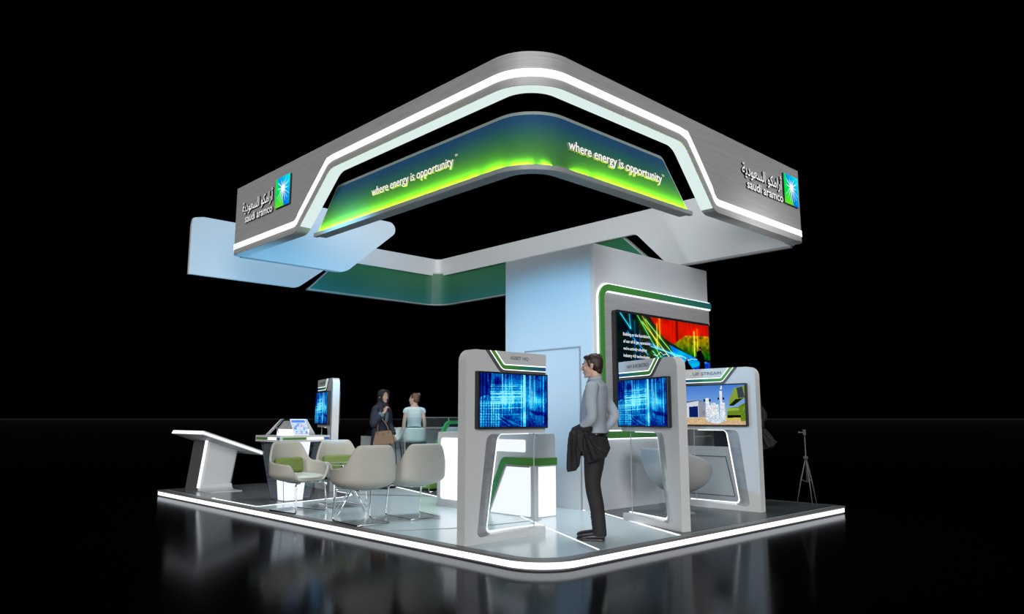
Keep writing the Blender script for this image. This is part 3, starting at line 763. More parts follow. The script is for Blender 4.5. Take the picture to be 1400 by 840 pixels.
k4 = kiosk('display_kiosk', 'white display kiosk seen nearly edge-on behind the tablet table', (2.23, 7.70, T), math.radians(-107.5), True, 'DOWN STREAM', city, KG)
bm = B(); box(bm, .02, .98, KD, KD + .05, 1.085, 1.645, .006); obj('rear_screen', bm, M['black'], k4)

# ------------------------------------------------------------------ lectern at the far left
le = thing('lectern', 'white and grey lectern with a slanted top at the far left end of the platform', 'lectern', (.7, 8.3, T))
def LL(x, y, z): return (x - .7, y - 8.3, z - T)
sl = lambda x: 1.03 - (x - .18) * .345
y0, y1 = 7.65, 8.98
bm = B(); loops(bm, [LL(.18, y0, sl(.18)), LL(1.2, y0, sl(1.2)), LL(1.2, y1, sl(1.2)), LL(.18, y1, sl(.18))], [LL(.205, y0, sl(.18) + .062), LL(1.225, y0, sl(1.2) + .062), LL(1.225, y1, sl(1.2) + .062), LL(.205, y1, sl(.18) + .062)])
bmesh.ops.bevel(bm, geom=list(bm.edges), offset=.006, segments=2, affect='EDGES'); top = obj('top', bm, M['panel'], le, auto=40)
bm = B()
loops(bm, [LL(.19, y0 - .003, sl(.19) + .016), LL(1.21, y0 - .003, sl(1.21) + .016), LL(1.216, y0 - .003, sl(1.21) + .046), LL(.197, y0 - .003, sl(.19) + .046)],
      [LL(.19, y0, sl(.19) + .016), LL(1.21, y0, sl(1.21) + .016), LL(1.216, y0, sl(1.21) + .046), LL(.197, y0, sl(.19) + .046)])
obj('light_strip', bm, M['led2'], top)
bm = B(); loops(bm, [LL(.176, y0 + .01, sl(.18) + .008), LL(.19, y0 + .01, sl(.19) + .008), LL(.21, y0 + .01, sl(.18) + .055), LL(.199, y0 + .01, sl(.18) + .055)],
      [LL(.176, y1 - .01, sl(.18) + .008), LL(.19, y1 - .01, sl(.19) + .008), LL(.21, y1 - .01, sl(.18) + .055), LL(.199, y1 - .01, sl(.18) + .055)]); obj('light_strip', bm, M['led2'], top)
bm = B(); loops(bm, [LL(.27, y0 + .1, sl(.27) + .066), LL(1.15, y0 + .1, sl(1.15) + .066), LL(1.15, y1 - .1, sl(1.15) + .066), LL(.27, y1 - .1, sl(.27) + .066)], [LL(.27, y0 + .1, sl(.27) + .072), LL(1.15, y0 + .1, sl(1.15) + .072), LL(1.15, y1 - .1, sl(1.15) + .072), LL(.27, y1 - .1, sl(.27) + .072)])
obj('touch_screen', bm, M['black'], top)
def leanbox(x0, x1, dx, ya, yb, z0, zA, zB_, r=.0):
    bm = B(); pr = fillet([(x0, ya), (x1, ya), (x1, yb), (x0, yb)], r or 0, seg=6)
    loops(bm, [LL(x, y, z0) for x, y in pr], [LL(x + dx, y, sl(x + dx) - .002) for x, y in pr]); return bm
obj('pedestal_core', leanbox(.42, .90, .10, 8.32, 8.86, T + .002, 0, 0), M['dark'], le, auto=30)
obj('pedestal_cover', leanbox(.40, .93, .10, 8.20, 8.32, T + .012, 0, 0, .05), M['panel'], le, auto=30)
obj('light_strip', leanbox(.394, .412, .10, 8.225, 8.31, T + .05, 0, 0, .006), M['led2'], le, auto=30)
bm = B(); pyz(bm, [LL(0, 7.78, T)[1:], LL(0, 8.32, T)[1:], LL(0, 8.32, T + .10)[1:], LL(0, 8.20, T + .10)[1:], LL(0, 8.185, T + .05)[1:], LL(0, 8.14, T + .022)[1:], LL(0, 8.09, T + .014)[1:], LL(0, 7.78, T + .012)[1:]], .42 - .7, .94 - .7)
obj('foot_plate', bm, M['white'], le, auto=30)

# ------------------------------------------------------------------ square tablet table
tt = thing('tablet_table', 'square table with a glowing tapered pedestal and four tilted tablets', 'table', (.87, 6.0, T))
def sq(bm, h0, z0, h1, z1, r=.0):
    a = fillet([(-h0, -h0), (h0, -h0), (h0, h0), (-h0, h0)], r) if r else [(-h0, -h0), (h0, -h0), (h0, h0), (-h0, h0)]
    b = fillet([(-h1, -h1), (h1, -h1), (h1, h1), (-h1, h1)], r) if r else [(-h1, -h1), (h1, -h1), (h1, h1), (-h1, h1)]
    return loops(bm, [(x, y, z0) for x, y in a], [(x, y, z1) for x, y in b])
bm = B(); sq(bm, .13, .004, .19, .85); obj('lit_pedestal', bm, M['lit'], tt)
bm = B()
for k in range(4):
    R_ = Matrix.Rotation(k * PI / 2, 3, 'Z'); q = [(-.205, -.205, .0), (.205, -.205, .0), (.335, -.335, .85), (-.335, -.335, .85)]
    q2 = [(-.205, -.199, .0), (.205, -.199, .0), (.335, -.329, .85), (-.335, -.329, .85)]
    loops(bm, [R_ @ Vector(p) for p in q], [R_ @ Vector(p) for p in q2])
gs = obj('glass_skirt', bm, M['glasst'], tt)
bm = B()
for sx, sy in ((-1, -1), (1, -1), (1, 1), (-1, 1)): tube(bm, [(sx * .207, sy * .207, 0), (sx * .337, sy * .337, .85)], .004, 6)
rod(bm, [(-.207, -.207, .004), (.207, -.207, .004), (.207, .207, .004), (-.207, .207, .004), (-.207, -.207, .004)], .004, .001); obj('skirt_edges', bm, M['black'], gs)
bm = B(); sq(bm, .40, .85, .40, .94, .02); rimo = obj('table_top', bm, M['white'], tt, auto=30)
def face_strip(bm, k, a, b, z0, z1, d):
    R_ = Matrix.Rotation(k * PI / 2, 3, 'Z'); loops(bm, [R_ @ Vector(p) for p in ((a, -.40 - d, z0), (b, -.40 - d, z0), (b, -.40 - d, z1), (a, -.40 - d, z1))], [R_ @ Vector(p) for p in ((a, -.40, z0), (b, -.40, z0), (b, -.40, z1), (a, -.40, z1))])
for k in range(4):
    bm = B(); face_strip(bm, k, -.36, .0, .882, .912, .004); obj('green_stripe', bm, M['green'], rimo)
    bm = B(); face_strip(bm, k, .30, .38, .882, .912, .004); obj('blue_stripe', bm, M['blue'], rimo)
    bm = B(); face_strip(bm, k, .02, .28, .880, .914, .003); obj('white_stripe', bm, M['led2'], rimo)
bm = B(); sq(bm, .17, .94, .17, 1.03); obj('lit_box', bm, M['lit'], tt)
bm = B(); sq(bm, .17, 1.03, .10, 1.15); obj('console', bm, M['grey'], tt)
def tabimg(u, v):
    c = np.ones(u.shape + (3,)) * np.array((.80, .90, 1.0)); n = noise2(u, v, 9, 12, 6)
    c[v > .8] = (.35, .55, .95); c[(n > .62) & (v > .25) & (v < .75)] = (.45, .6, .95); c[(n < .22) & (v > .3) & (v < .7)] = (.95, .5, .6); c[v < .2] = (.45, .55, .95); c[(v < .2) & (n > .5)] = (.8, .9, 1)
    return c
for k in range(3):
    tb = thing('tablet', ['white tablet on the square table, its lit display turned towards the viewer', 'white tablet on the right of the square table, seen from its back',
              'white tablet on the left of the square table, seen nearly edge-on'][k], 'tablet', (.87, 6.0, T + .945), math.radians([-8, 112, 232][k]), 'tablets on the square table')
    m = Matrix.Translation((0, -.37, .0)) @ Matrix.Rotation(math.radians(-42), 4, 'X')
    bm = B(); box(bm, -.115, .115, -.004, .004, 0, .31, .003); bm.transform(m); cs = obj('case', bm, M['white'], tb)
    p = picture('display', tb, (-.103, -.0045, .02), (1, 0, 0), (0, 0, 1), .206, .27, 24, 32, tabimg); p.data.transform(m)
    bm = B(); tube(bm, [(0, -.20, .0), (0, -.24, .13)], .01, 8); obj('stand', bm, M['chrome'], tb)

# ------------------------------------------------------------------ tub chairs
def tub(a, b, z0, hf, pan, lean=.0, nth=64, nz=14):
    bm = B(); rings = []
    cen = bm.verts.new((0, 0, z0))
    for j in range(1, nz + 1):
        r_ = []
        for i in range(nth):
            th = -PI + 2 * PI * i / nth; h = hf(abs(math.degrees(th)))
            s = (j / nz); z = z0 + (h - z0) * (s ** 1.8); q = min(1, (z - z0) / pan)
            rr = math.sqrt(max(0, 1 - (1 - q) ** 2)); rr = rr * (1 + lean * max(0, (z - z0 - pan)))
            if h - z0 < pan: rr = max(rr, math.sin(s * PI / 2) * .93)
            e = 2.5; cx_ = abs(math.sin(th)) ** (2 / e) * math.copysign(1, math.sin(th)); cy_ = -abs(math.cos(th)) ** (2 / e) * math.copysign(1, math.cos(th))
            r_.append(bm.verts.new((a * rr * cx_, b * rr * cy_, z)))
        rings.append(r_)
    for i in range(nth): bm.faces.new((cen, rings[0][i], rings[0][(i + 1) % nth]))
    for A, C in zip(rings, rings[1:]):
        for i in range(nth): bm.faces.new((A[i], A[(i + 1) % nth], C[(i + 1) % nth], C[i]))
    return bm
def ss(x, a, b): t = min(1, max(0, (x - a) / (b - a))); return t * t * (3 - 2 * t)
def hchair(d): return .888 - .248 * ss(d, 25, 66) - .03 * ss(d, 60, 115) - .19 * ss(d, 124, 148)
def solid(bm, th, bevel=True):
    me = bpy.data.meshes.new('tmp'); bmesh.ops.recalc_face_normals(bm, faces=bm.faces); bm.to_mesh(me); bm.free(); o = bpy.data.objects.new('tmp', me); COL.objects.link(o)
    s = o.modifiers.new('s', 'SOLIDIFY'); s.thickness = th; s.offset = -1
    b = o.modifiers.new('b', 'SUBSURF'); b.levels = 1
    dg = bpy.context.evaluated_depsgraph_get(); out = bpy.data.meshes.new_from_object(o.evaluated_get(dg), depsgraph=dg)
    bpy.data.objects.remove(o); bpy.data.meshes.remove(me); out.polygons.foreach_set('use_smooth', [True] * len(out.polygons)); return out
def make_chair(label, loc, rz, group):
    t = thing('tub_chair', label, 'chair', loc, rz, group)
    sh = obj('shell', solid(tub(.365, .33, .365, hchair, .13, .04), .035), M['greige'], t)
    bm = B(); ell(bm, (0, .03, .445), (.29, .29, .045), seg=32)
    for v in bm.verts:
        if v.co.z < .43: v.co.z = .43
    obj('seat_pad', bm, M['cream'], t, True)
    bm = B(); box(bm, -.21, .21, -.05, .05, -.10, .10, .04, 4); bm.transform(Matrix.Translation((0, -.215, .575)) @ Matrix.Rotation(math.radians(12), 4, 'X')); obj('cushion', bm, M['cushion'], t, True)
    bm = B()
    rod(bm, [(-.13, .20, .372), (-.225, .24, .372), (-.235, .29, .012), (-.205, -.33, .012), (.205, -.33, .012), (.235, .29, .012), (.225, .24, .372), (.13, .20, .372)], .0105, .05, 10)
    rod(bm, [(-.13, .20, .372), (-.10, -.12, .372), (.10, -.12, .372), (.13, .20, .372)], .009, .03, 8)
    obj('sled_base', bm, M['chrome'], t, True)
    return t
c0 = make_chair('greige tub chair with green cushion seen from the front, nearest the tablet table', (.26, 4.63, T), math.radians(189), 'tub chairs around the glass table')
def copy_thing(root, loc, rz, label, group=None):
    r = root.copy(); COL.objects.link(r); r.location = loc; r.rotation_euler = (0, 0, rz); r['label'] = label
    if group: r['group'] = group
    for ch in list(root.children):
        c = ch.copy(); COL.objects.link(c); c.parent = r
        for gch in list(ch.children):
            d = gch.copy(); COL.objects.link(d); d.parent = c
    return r
copy_thing(c0, (1.03, 4.82, T), math.radians(172), 'greige tub chair facing the viewer, behind the round glass table and half hidden')
copy_thing(c0, (.285, 3.16, T), math.radians(-8), 'greige tub chair with its back to the viewer, nearest the platform edge')
copy_thing(c0, (1.025, 3.17, T), math.radians(-9), 'greige tub chair seen from behind, standing next to the left display kiosk')
# glass table
gt = thing('glass_table', 'small round glass table with crossed chrome legs between the tub chairs', 'table', (.62, 3.92, T))
bm = B(); bmesh.ops.create_cone(bm, cap_ends=True, segments=64, radius1=.36, radius2=.36, depth=.010, matrix=Matrix.Translation((0, 0, .620))); ttop = obj('glass_top', bm, M['glass'], gt, auto=30)
bm = B()
for k in range(64):
    pass
rr_ = [(.36 * math.cos(2 * PI * k / 64), .36 * math.sin(2 * PI * k / 64), .620) for k in range(65)]; tube(bm, rr_, .004, 6, caps=False); obj('glass_rim', bm, M['glassedge'], ttop, True)
for k in range(4):
    a = math.radians(20 + 90 * k); bm = B(); c_, s_ = math.cos(a), math.sin(a)
    rod(bm, [(.27 * c_, .27 * s_, .004), (.012 * math.cos(a + 1.57), .012 * math.sin(a + 1.57), .33), (-.20 * c_, -.20 * s_, .612)], .008, .02, 8); obj('leg', bm, M['chrome'], gt, True)

# ------------------------------------------------------------------ reception counter
rc = thing('reception_counter', 'white reception counter with glowing panels and a green diagonal band', 'counter', (1.98, 2.02, T))
CD, CLn, CH = .37, 1.93, 1.00
bm = B(); pts = fillet([(0, 0), (CD, 0), (CD, CLn), (0, CLn)], [.03, .03, .03, .03])
loops(bm, [(x, y, 0) for x, y in pts], [(x, y, CH) for x, y in pts]); bmesh.ops.bevel(bm, geom=[e for e in bm.edges if all(v.co.z > CH - .001 for v in e.verts)], offset=.05, segments=5, affect='EDGES')
obj('body', bm, M['white'], rc, auto=30)
rb_ = lambda d: (lambda u, v: (-d, u, v))
bm = B(); pl = fillet([(1.83, .10), (1.83, .925), (.17, .925), (.17, .775), (.78, .775), (1.10, .10)], [.04, .05, .02, .02, .14, .03]); prism(bm, pl, rb_(.006), rb_(0)); obj('light_panel', bm, M['lightbox'], rc)
bm = B(); prism(bm, fillet([(.085, .012), (.085, .60), (.50, .60), (.80, .012)], [.01, .01, .03, .01]), rb_(.006), rb_(0)); obj('light_panel', bm, M['lightbox'], rc)
bm = B(); ribbon(bm, fillet([(-.006, .662), (.555, .662), (.895, .0)], [0, .07, 0], closed=False), -.045, .045, rb_(.014), rb_(0)); obj('green_band', bm, M['band_c'], rc)
bm = B(); ribbon(bm, fillet([(.10, .60), (.53, .60), (.83, .01)], [0, .06, 0], closed=False), -.008, .008, rb_(.010), rb_(0)); obj('grey_edge', bm, M['grey'], rc)
bm = B(); box(bm, -.012, CD + .002, -.012, .0, .617, .707); obj('green_band', bm, M['band_w'] if False else M['green'], rc)
bm = B(); box(bm, .05, CD - .02, -.006, 0, .012, .60); obj('light_panel', bm, M['lightbox'], rc)

# green framed glass screen behind the counter
gf = thing('glass_partition', 'glass screen with a bent green frame rail left of the glowing counter end', 'partition', (4.0, 6.22, T))
pr = [(-.66, .0), (.0, 1.115), (.9, 1.125), (.9, 0)]
fr = fillet(pr, [0, .12, .05, 0], closed=False)
bm = B(); ribbon(bm, fr, -.03, .03, lambda u, v: (u, -.03, v), lambda u, v: (u, .03, v)); obj('green_frame', bm, pbr('green_frame_paint', (.03, .30, .10), .4), gf)
bm = B(); pxz(bm, fr, -.003, .003); obj('glass_pane', bm, M['glass'], gf)

# ------------------------------------------------------------------ bar area at the back
gp2 = thing('glass_partition', 'tall clear glass partition in front of the woman in the white top', 'partition', (3.27, 6.5, T))
for k in range(2):
    bm = B(); box(bm, k * .98, k * .98 + .97, -.006, .006, .02, 1.205); pn = obj('glass_pane', bm, M['glassd'], gp2)
    bm = B(); box(bm, k * .98, k * .98 + .97, -.008, .008, 1.201, 1.208); box(bm, k * .98, k * .98 + .006, -.008, .008, .02, 1.2); obj('pane_edge', bm, M['glassedge'], pn)
bm = B(); box(bm, 0, 1.95, -.02, .02, 0, .02); obj('floor_channel', bm, M['chrome'], gp2)
bar = thing('bar_counter', 'long white bar counter at the back of the platform behind the stools', 'counter', (3.82, 7.7, T))
bm = B(); box(bm, 0, 2.15, 0, .45, 0, .97, .01); obj('body', bm, M['tower'], bar, auto=30)
bm = B(); box(bm, -.03, 2.18, -.06, .48, .97, 1.01, .01); obj('worktop', bm, M['white'], bar, auto=30)
bm = B(); box(bm, .05, 2.1, -.008, 0, .62, .628); box(bm, .7, .706, -.008, 0, .05, .95); box(bm, 1.4, 1.406, -.008, 0, .05, .95); obj('panel_joints', bm, M['grey'], bar)
bm = B(); box(bm, .25, .62, -.30, -.26, .66, .74, .01); box(bm, .42, .45, -.28, 0, .68, .71); obj('blue_shelf', bm, M['blue'], bar)
cb = thing('storage_cabinet', 'small white cabinet with a blue band behind the woman in black', 'cabinet', (3.74, 8.25, T))
bm = B(); box(bm, 0, .36, 0, .4, 0, .84, .008); obj('body', bm, M['white'], cb, auto=30)
bm = B(); box(bm, -.004, .364, -.006, 0, .60, .70); obj('blue_band', bm, M['blue'], cb)
bm = B(); box(bm, .25, .254, -.004, 0, .02, .58); box(bm, .22, .235, -.02, 0, .35, .45); obj('door_seam', bm, M['grey'], cb)
dv = thing('desk_phone', 'small black wedge shaped device on the white cabinet', 'device', (3.90, 8.43, T + .84))
bm = B(); pyz(bm, [(-.1, 0), (.1, 0), (.1, .09), (.05, .09), (-.1, .02)], -.12, .12); obj('body', bm, M['black'], dv)
bm = B(); box(bm, -.11, -.06, -.07, .09, .07, .1, .01); obj('handset', bm, M['black'], dv)
def hst(d): return 1.02 - .22 * ss(d, 40, 85) - .02 * ss(d, 85, 150)
st0 = thing('bar_stool', 'pale bar stool in front of the woman in the white top', 'stool', (3.72, 6.86, T), math.radians(-25), 'bar stools at the back counter')
obj('shell', solid(tub(.225, .22, .74, hst, .05, .25, 40, 10), .012), M['stool'], st0)
for sx in (-1, 1):
    for sy in (-1, 1):
        bm = B(); tube(bm, [(sx * .12, sy * .12, .745), (sx * .21, sy * .21, 0)], .009, 8); obj('leg', bm, M['black'], st0, True)
bm = B(); rod(bm, [(-.18, -.18, .25), (.18, -.18, .25), (.18, .18, .25), (-.18, .18, .25), (-.18, -.18, .25)], .007, .01); obj('footrest', bm, M['black'], st0, True)
copy_thing(st0, (3.60, 7.38, T), math.radians(75), 'pale bar stool turned sideways, left of the woman in the white top')
copy_thing(st0, (4.72, 6.95, T), math.radians(-35), 'pale bar stool behind the bent green rail')
pf1 = thing('ottoman', 'green cube ottoman beside the glowing counter end', 'ottoman', (3.72, 5.86, T), math.radians(5), 'green cube ottomans')
bm = B(); box(bm, -.22, .22, -.22, .22, .05, .36, .035, 4); obj('seat', bm, M['pouf'], pf1, True)
bm = B(); box(bm, -.222, .222, -.222, .222, .285, .292, .002); obj('seam', bm, M['green'], pf1)
bm = B(); rod(bm, [(-.2, -.2, .01), (.2, -.2, .01), (.2, .2, .01), (-.2, .2, .01), (-.2, -.2, .01)], .008, .01)
for sx in (-1, 1):
    for sy in (-1, 1): tube(bm, [(sx * .2, sy * .2, .01), (sx * .2, sy * .2, .06)], .008, 8)
obj('chrome_base', bm, M['chrome'], pf1, True)
copy_thing(pf1, (3.24, 5.62, T), math.radians(-8), 'green cube ottoman nearer the tub chairs')

# ------------------------------------------------------------------ egg shaped armchair and cabinet on the right
eg = thing('egg_armchair', 'grey egg shaped armchair on a chrome disc base behind the kiosks', 'chair', (3.66, 1.13, T), math.radians(-118))
def hegg(d): return .82 - .27 * ss(d, 45, 165)
obj('shell', solid(tub(.45, .43, .24, hegg, .50, .0, 64, 18), .03), M['shell'], eg)
bm = B(); ell(bm, (0, .02, .46), (.31, .31, .07), seg=28); obj('seat_pad', bm, M['cream'], eg, True)
bm = B(); tube(bm, [(0, 0, .01), (0, 0, .26)], .022, 12); obj('stem', bm, M['chrome'], eg, True)
bm = B(); bmesh.ops.create_cone(bm, cap_ends=True, segments=48, radius1=.20, radius2=.17, depth=.014, matrix=Matrix.Translation((0, 0, .007))); obj('disc_base', bm, M['chrome'], eg, auto=30)
cn = thing('slanted_cabinet', 'low white cabinet with slanted sides and a recessed panel behind the right kiosk', 'cabinet', (4.86, .98, T))
# profile in (y, z): slanted near edge
def cabp(x0, x1, ins, bm, z0=.0, z1=.79):
    P = fillet([(-.06 + ins, z0 + ins * .8), (.95 - ins, z0 + ins * .8), (.95 - ins, z1 - ins), (.09 + ins, z1 - ins)], .02); return pyz(bm, P, x0, x1)
bm = B(); cabp(0, .16, 0, bm, .02); obj('body', bm, M['tower'], cn, auto=30)
bm = B(); P = [(.045, .13), (.85, .13), (.85, .66), (.165, .66)]; ribbon(bm, P + [P[0]], -.006, .006, lambda u, v: (-.004, u, v), lambda u, v: (0, u, v)); obj('panel_groove', bm, M['dark'], cn)
bm = B(); box(bm, .02, .14, 0, .9, 0, .02); obj('plinth', bm, M['dark'], cn)

# ------------------------------------------------------------------ tripod
tp_ = thing('tripod', 'slim dark tripod stand at the right end of the platform', 'tripod', (5.84, .46, T))
for fx_, fy_ in ((-.03, .15), (-.09, -.10), (.13, -.06)):
    bm = B(); tube(bm, [(0, 0, .64), (fx_ * .55, fy_ * .55, .32), (fx_, fy_, 0)], [.010, .009, .006], 8); obj('leg', bm, M['tripod'], tp_, True)
bm = B(); tube(bm, [(0, 0, .30), (0, 0, .96)], [.010, .008], 10); obj('column', bm, M['tripod'], tp_, True)
bm = B()
for fx_, fy_ in ((-.03, .15), (-.09, -.10), (.13, -.06)): tube(bm, [(0, 0, .30), (fx_ * .5, fy_ * .5, .33)], .005, 6)
box(bm, -.025, .025, -.025, .025, .62, .66, .006); obj('spreader', bm, M['tripod'], tp_)
bm = B(); box(bm, -.018, .018, -.018, .018, .95, 1.03, .006); tube(bm, [(0, 0, .985), (-.045, .05, .99)], .008, 8); ell(bm, (-.05, .055, .99), (.015, .015, .015), seg=8); obj('head', bm, M['tripod'], tp_)
# ------------------------------------------------------------------ people (local: x forward, y to the person's left, z up)
def head_shapes(bm, c, yaw=0.0, pitch=0.0, s=1.0):
    M0 = Matrix.Translation(c) @ Matrix.Rotation(yaw, 4, 'Z') @ Matrix.Rotation(pitch, 4, 'Y') @ Matrix.Scale(s, 4)
    b = B()
    ell(b, (-.014, 0, .030), (.096, .076, .090), seg=28)          # skull
    ell(b, (.022, 0, -.020), (.070, .062, .080), seg=24)          # face
    ell(b, (.030, 0, -.072), (.055, .046, .042), seg=20)          # jaw
    ell(b, (.072, 0, -.098), (.020, .024, .018), seg=14)          # chin
    tube(b, [(.070, -.036, .022), (.089, -.016, .030), (.091, 0, .028), (.089, .016, .030), (.070, .036, .022)], [.010, .011, .010, .011, .010], 8)  # brow
    tube(b, [(.084, 0, .022), (.100, 0, -.006), (.112, 0, -.024)], [.009, .010, .012], 10)                          # nose
    ell(b, (.100, 0, -.031), (.013, .017, .009), seg=12)
    for q in (-1, 1):
        ell(b, (.060, q * .036, -.018), (.026, .022, .022), seg=12)  # cheek
        ell(b, (-.012, q * .076, -.006), (.018, .009, .030), rot=Matrix.Rotation(q * -.35, 4, 'Z'), seg=12)  # ear
    ell(b, (.089, 0, -.056), (.010, .022, .007), seg=12); ell(b, (.087, 0, -.068), (.010, .019, .007), seg=12)   # lips
    tube(b, [(-.020, 0, -.05), (-.030, 0, -.17)], [(.056, .052), (.060, .056)], 16, ref=(1, 0, 0))               # neck
    b.transform(M0); me = bpy.data.meshes.new('t'); b.to_mesh(me); b.free(); bm.from_mesh(me); bpy.data.meshes.remove(me)
    return M0
def face_parts(parent, M0, lips=True):
    for q in (-1, 1):
        bm = B(); ell(bm, (.0765, q * .030, .008), (.012, .014, .010), seg=12); bm.transform(M0); e = obj('eye', bm, pbr('eye_white', (.5, .48, .45), .2) if 'eye_white' not in bpy.data.materials else bpy.data.materials['eye_white'], parent, True)
        bm = B(); ell(bm, (.0855, q * .030, .008), (.0045, .006, .006), seg=10); bm.transform(M0); obj('iris', bm, M['eye'], e, True)
        bm = B(); tube(bm, [(.083, q * .017, .030), (.088, q * .027, .034), (.074, q * .044, .030)], [.003, .004, .002], 6); bm.transform(M0); obj('eyebrow', bm, M['hair'], parent, True)
    if lips:
        bm = B(); ell(bm, (.0925, 0, -.0565), (.009, .021, .0055), seg=12); ell(bm, (.0905, 0, -.067), (.009, .018, .0055), seg=12); bm.transform(M0); obj('lips', bm, M['lip'], parent, True)
def hand(bm, wrist, d, palm_n, side, curl=.5, s=1.0):
    """five fingered hand; d: direction of the fingers, palm_n: palm normal, side: +1 thumb towards d x palm_n"""
    w = Vector(wrist); d = Vector(d).normalized(); n = Vector(palm_n); n = (n - d * n.dot(d)).normalized(); t = d.cross(n) * side
    pc = w + d * .085 * s
    tube(bm, [w - d * .02, w + d * .03 * s, w + d * .09 * s], [(.026 * s, .018 * s), (.036 * s, .016 * s), (.040 * s, .014 * s)], 14, ref=t)
    for k, (off, ln) in enumerate(((.030, .070), (.011, .078), (-.009, .073), (-.028, .058))):
        b0 = w + d * .085 * s + t * off * s; c = curl * (1 + .12 * k); p = [b0 - d * .02 * s, b0]; a = 0
        for seg_ in (.42, .33, .25):
            a += c; p.append(p[-1] + (d * math.cos(a) + n * math.sin(a)) * ln * seg_ * s)
        tube(bm, p, [.0095 * s, .0095 * s, .0088 * s, .008 * s, .007 * s], 8)
    b0 = w + d * .03 * s + t * .026 * s; q1 = b0 + (d * .6 + t * .8).normalized() * .035 * s; q2 = q1 + (d * .85 + t * .3 + n * .45 * curl * 2).normalized() * .032 * s; q3 = q2 + (d + n * .5 * curl * 2).normalized() * .024 * s
    tube(bm, [w + d * .01 * s, b0, q1, q2, q3], [.014 * s, .013 * s, .011 * s, .010 * s, .008 * s], 8)
def shoe(bm, x, y, yaw, z=0.0):
    b = B()
    tube(b, [(-.075, 0, .035), (-.06, 0, .042), (0, 0, .045), (.07, 0, .038), (.14, 0, .030), (.185, 0, .022), (.20, 0, .018)], [(.028, .030), (.036, .036), (.040, .040), (.034, .046), (.028, .047), (.020, .036), (.010, .018)], 16, ref=(0, 0, 1))
    tube(b, [(-.035, 0, .03), (-.045, 0, .11)], [(.045, .037), (.042, .038)], 14, ref=(1, 0, 0))
    for v in b.verts: v.co.z = max(v.co.z, .006)
    tube(b, [(-.078, 0, .008), (0, 0, .008), (.08, 0, .008), (.15, 0, .008), (.202, 0, .010)], [(.008, .034), (.008, .036), (.008, .048), (.008, .046), (.006, .014)], 14, ref=(0, 0, 1))
    b.transform(Matrix.Translation((x, y, z)) @ Matrix.Rotation(yaw, 4, 'Z')); me = bpy.data.meshes.new('t'); b.to_mesh(me); b.free(); bm.from_mesh(me); bpy.data.meshes.remove(me)

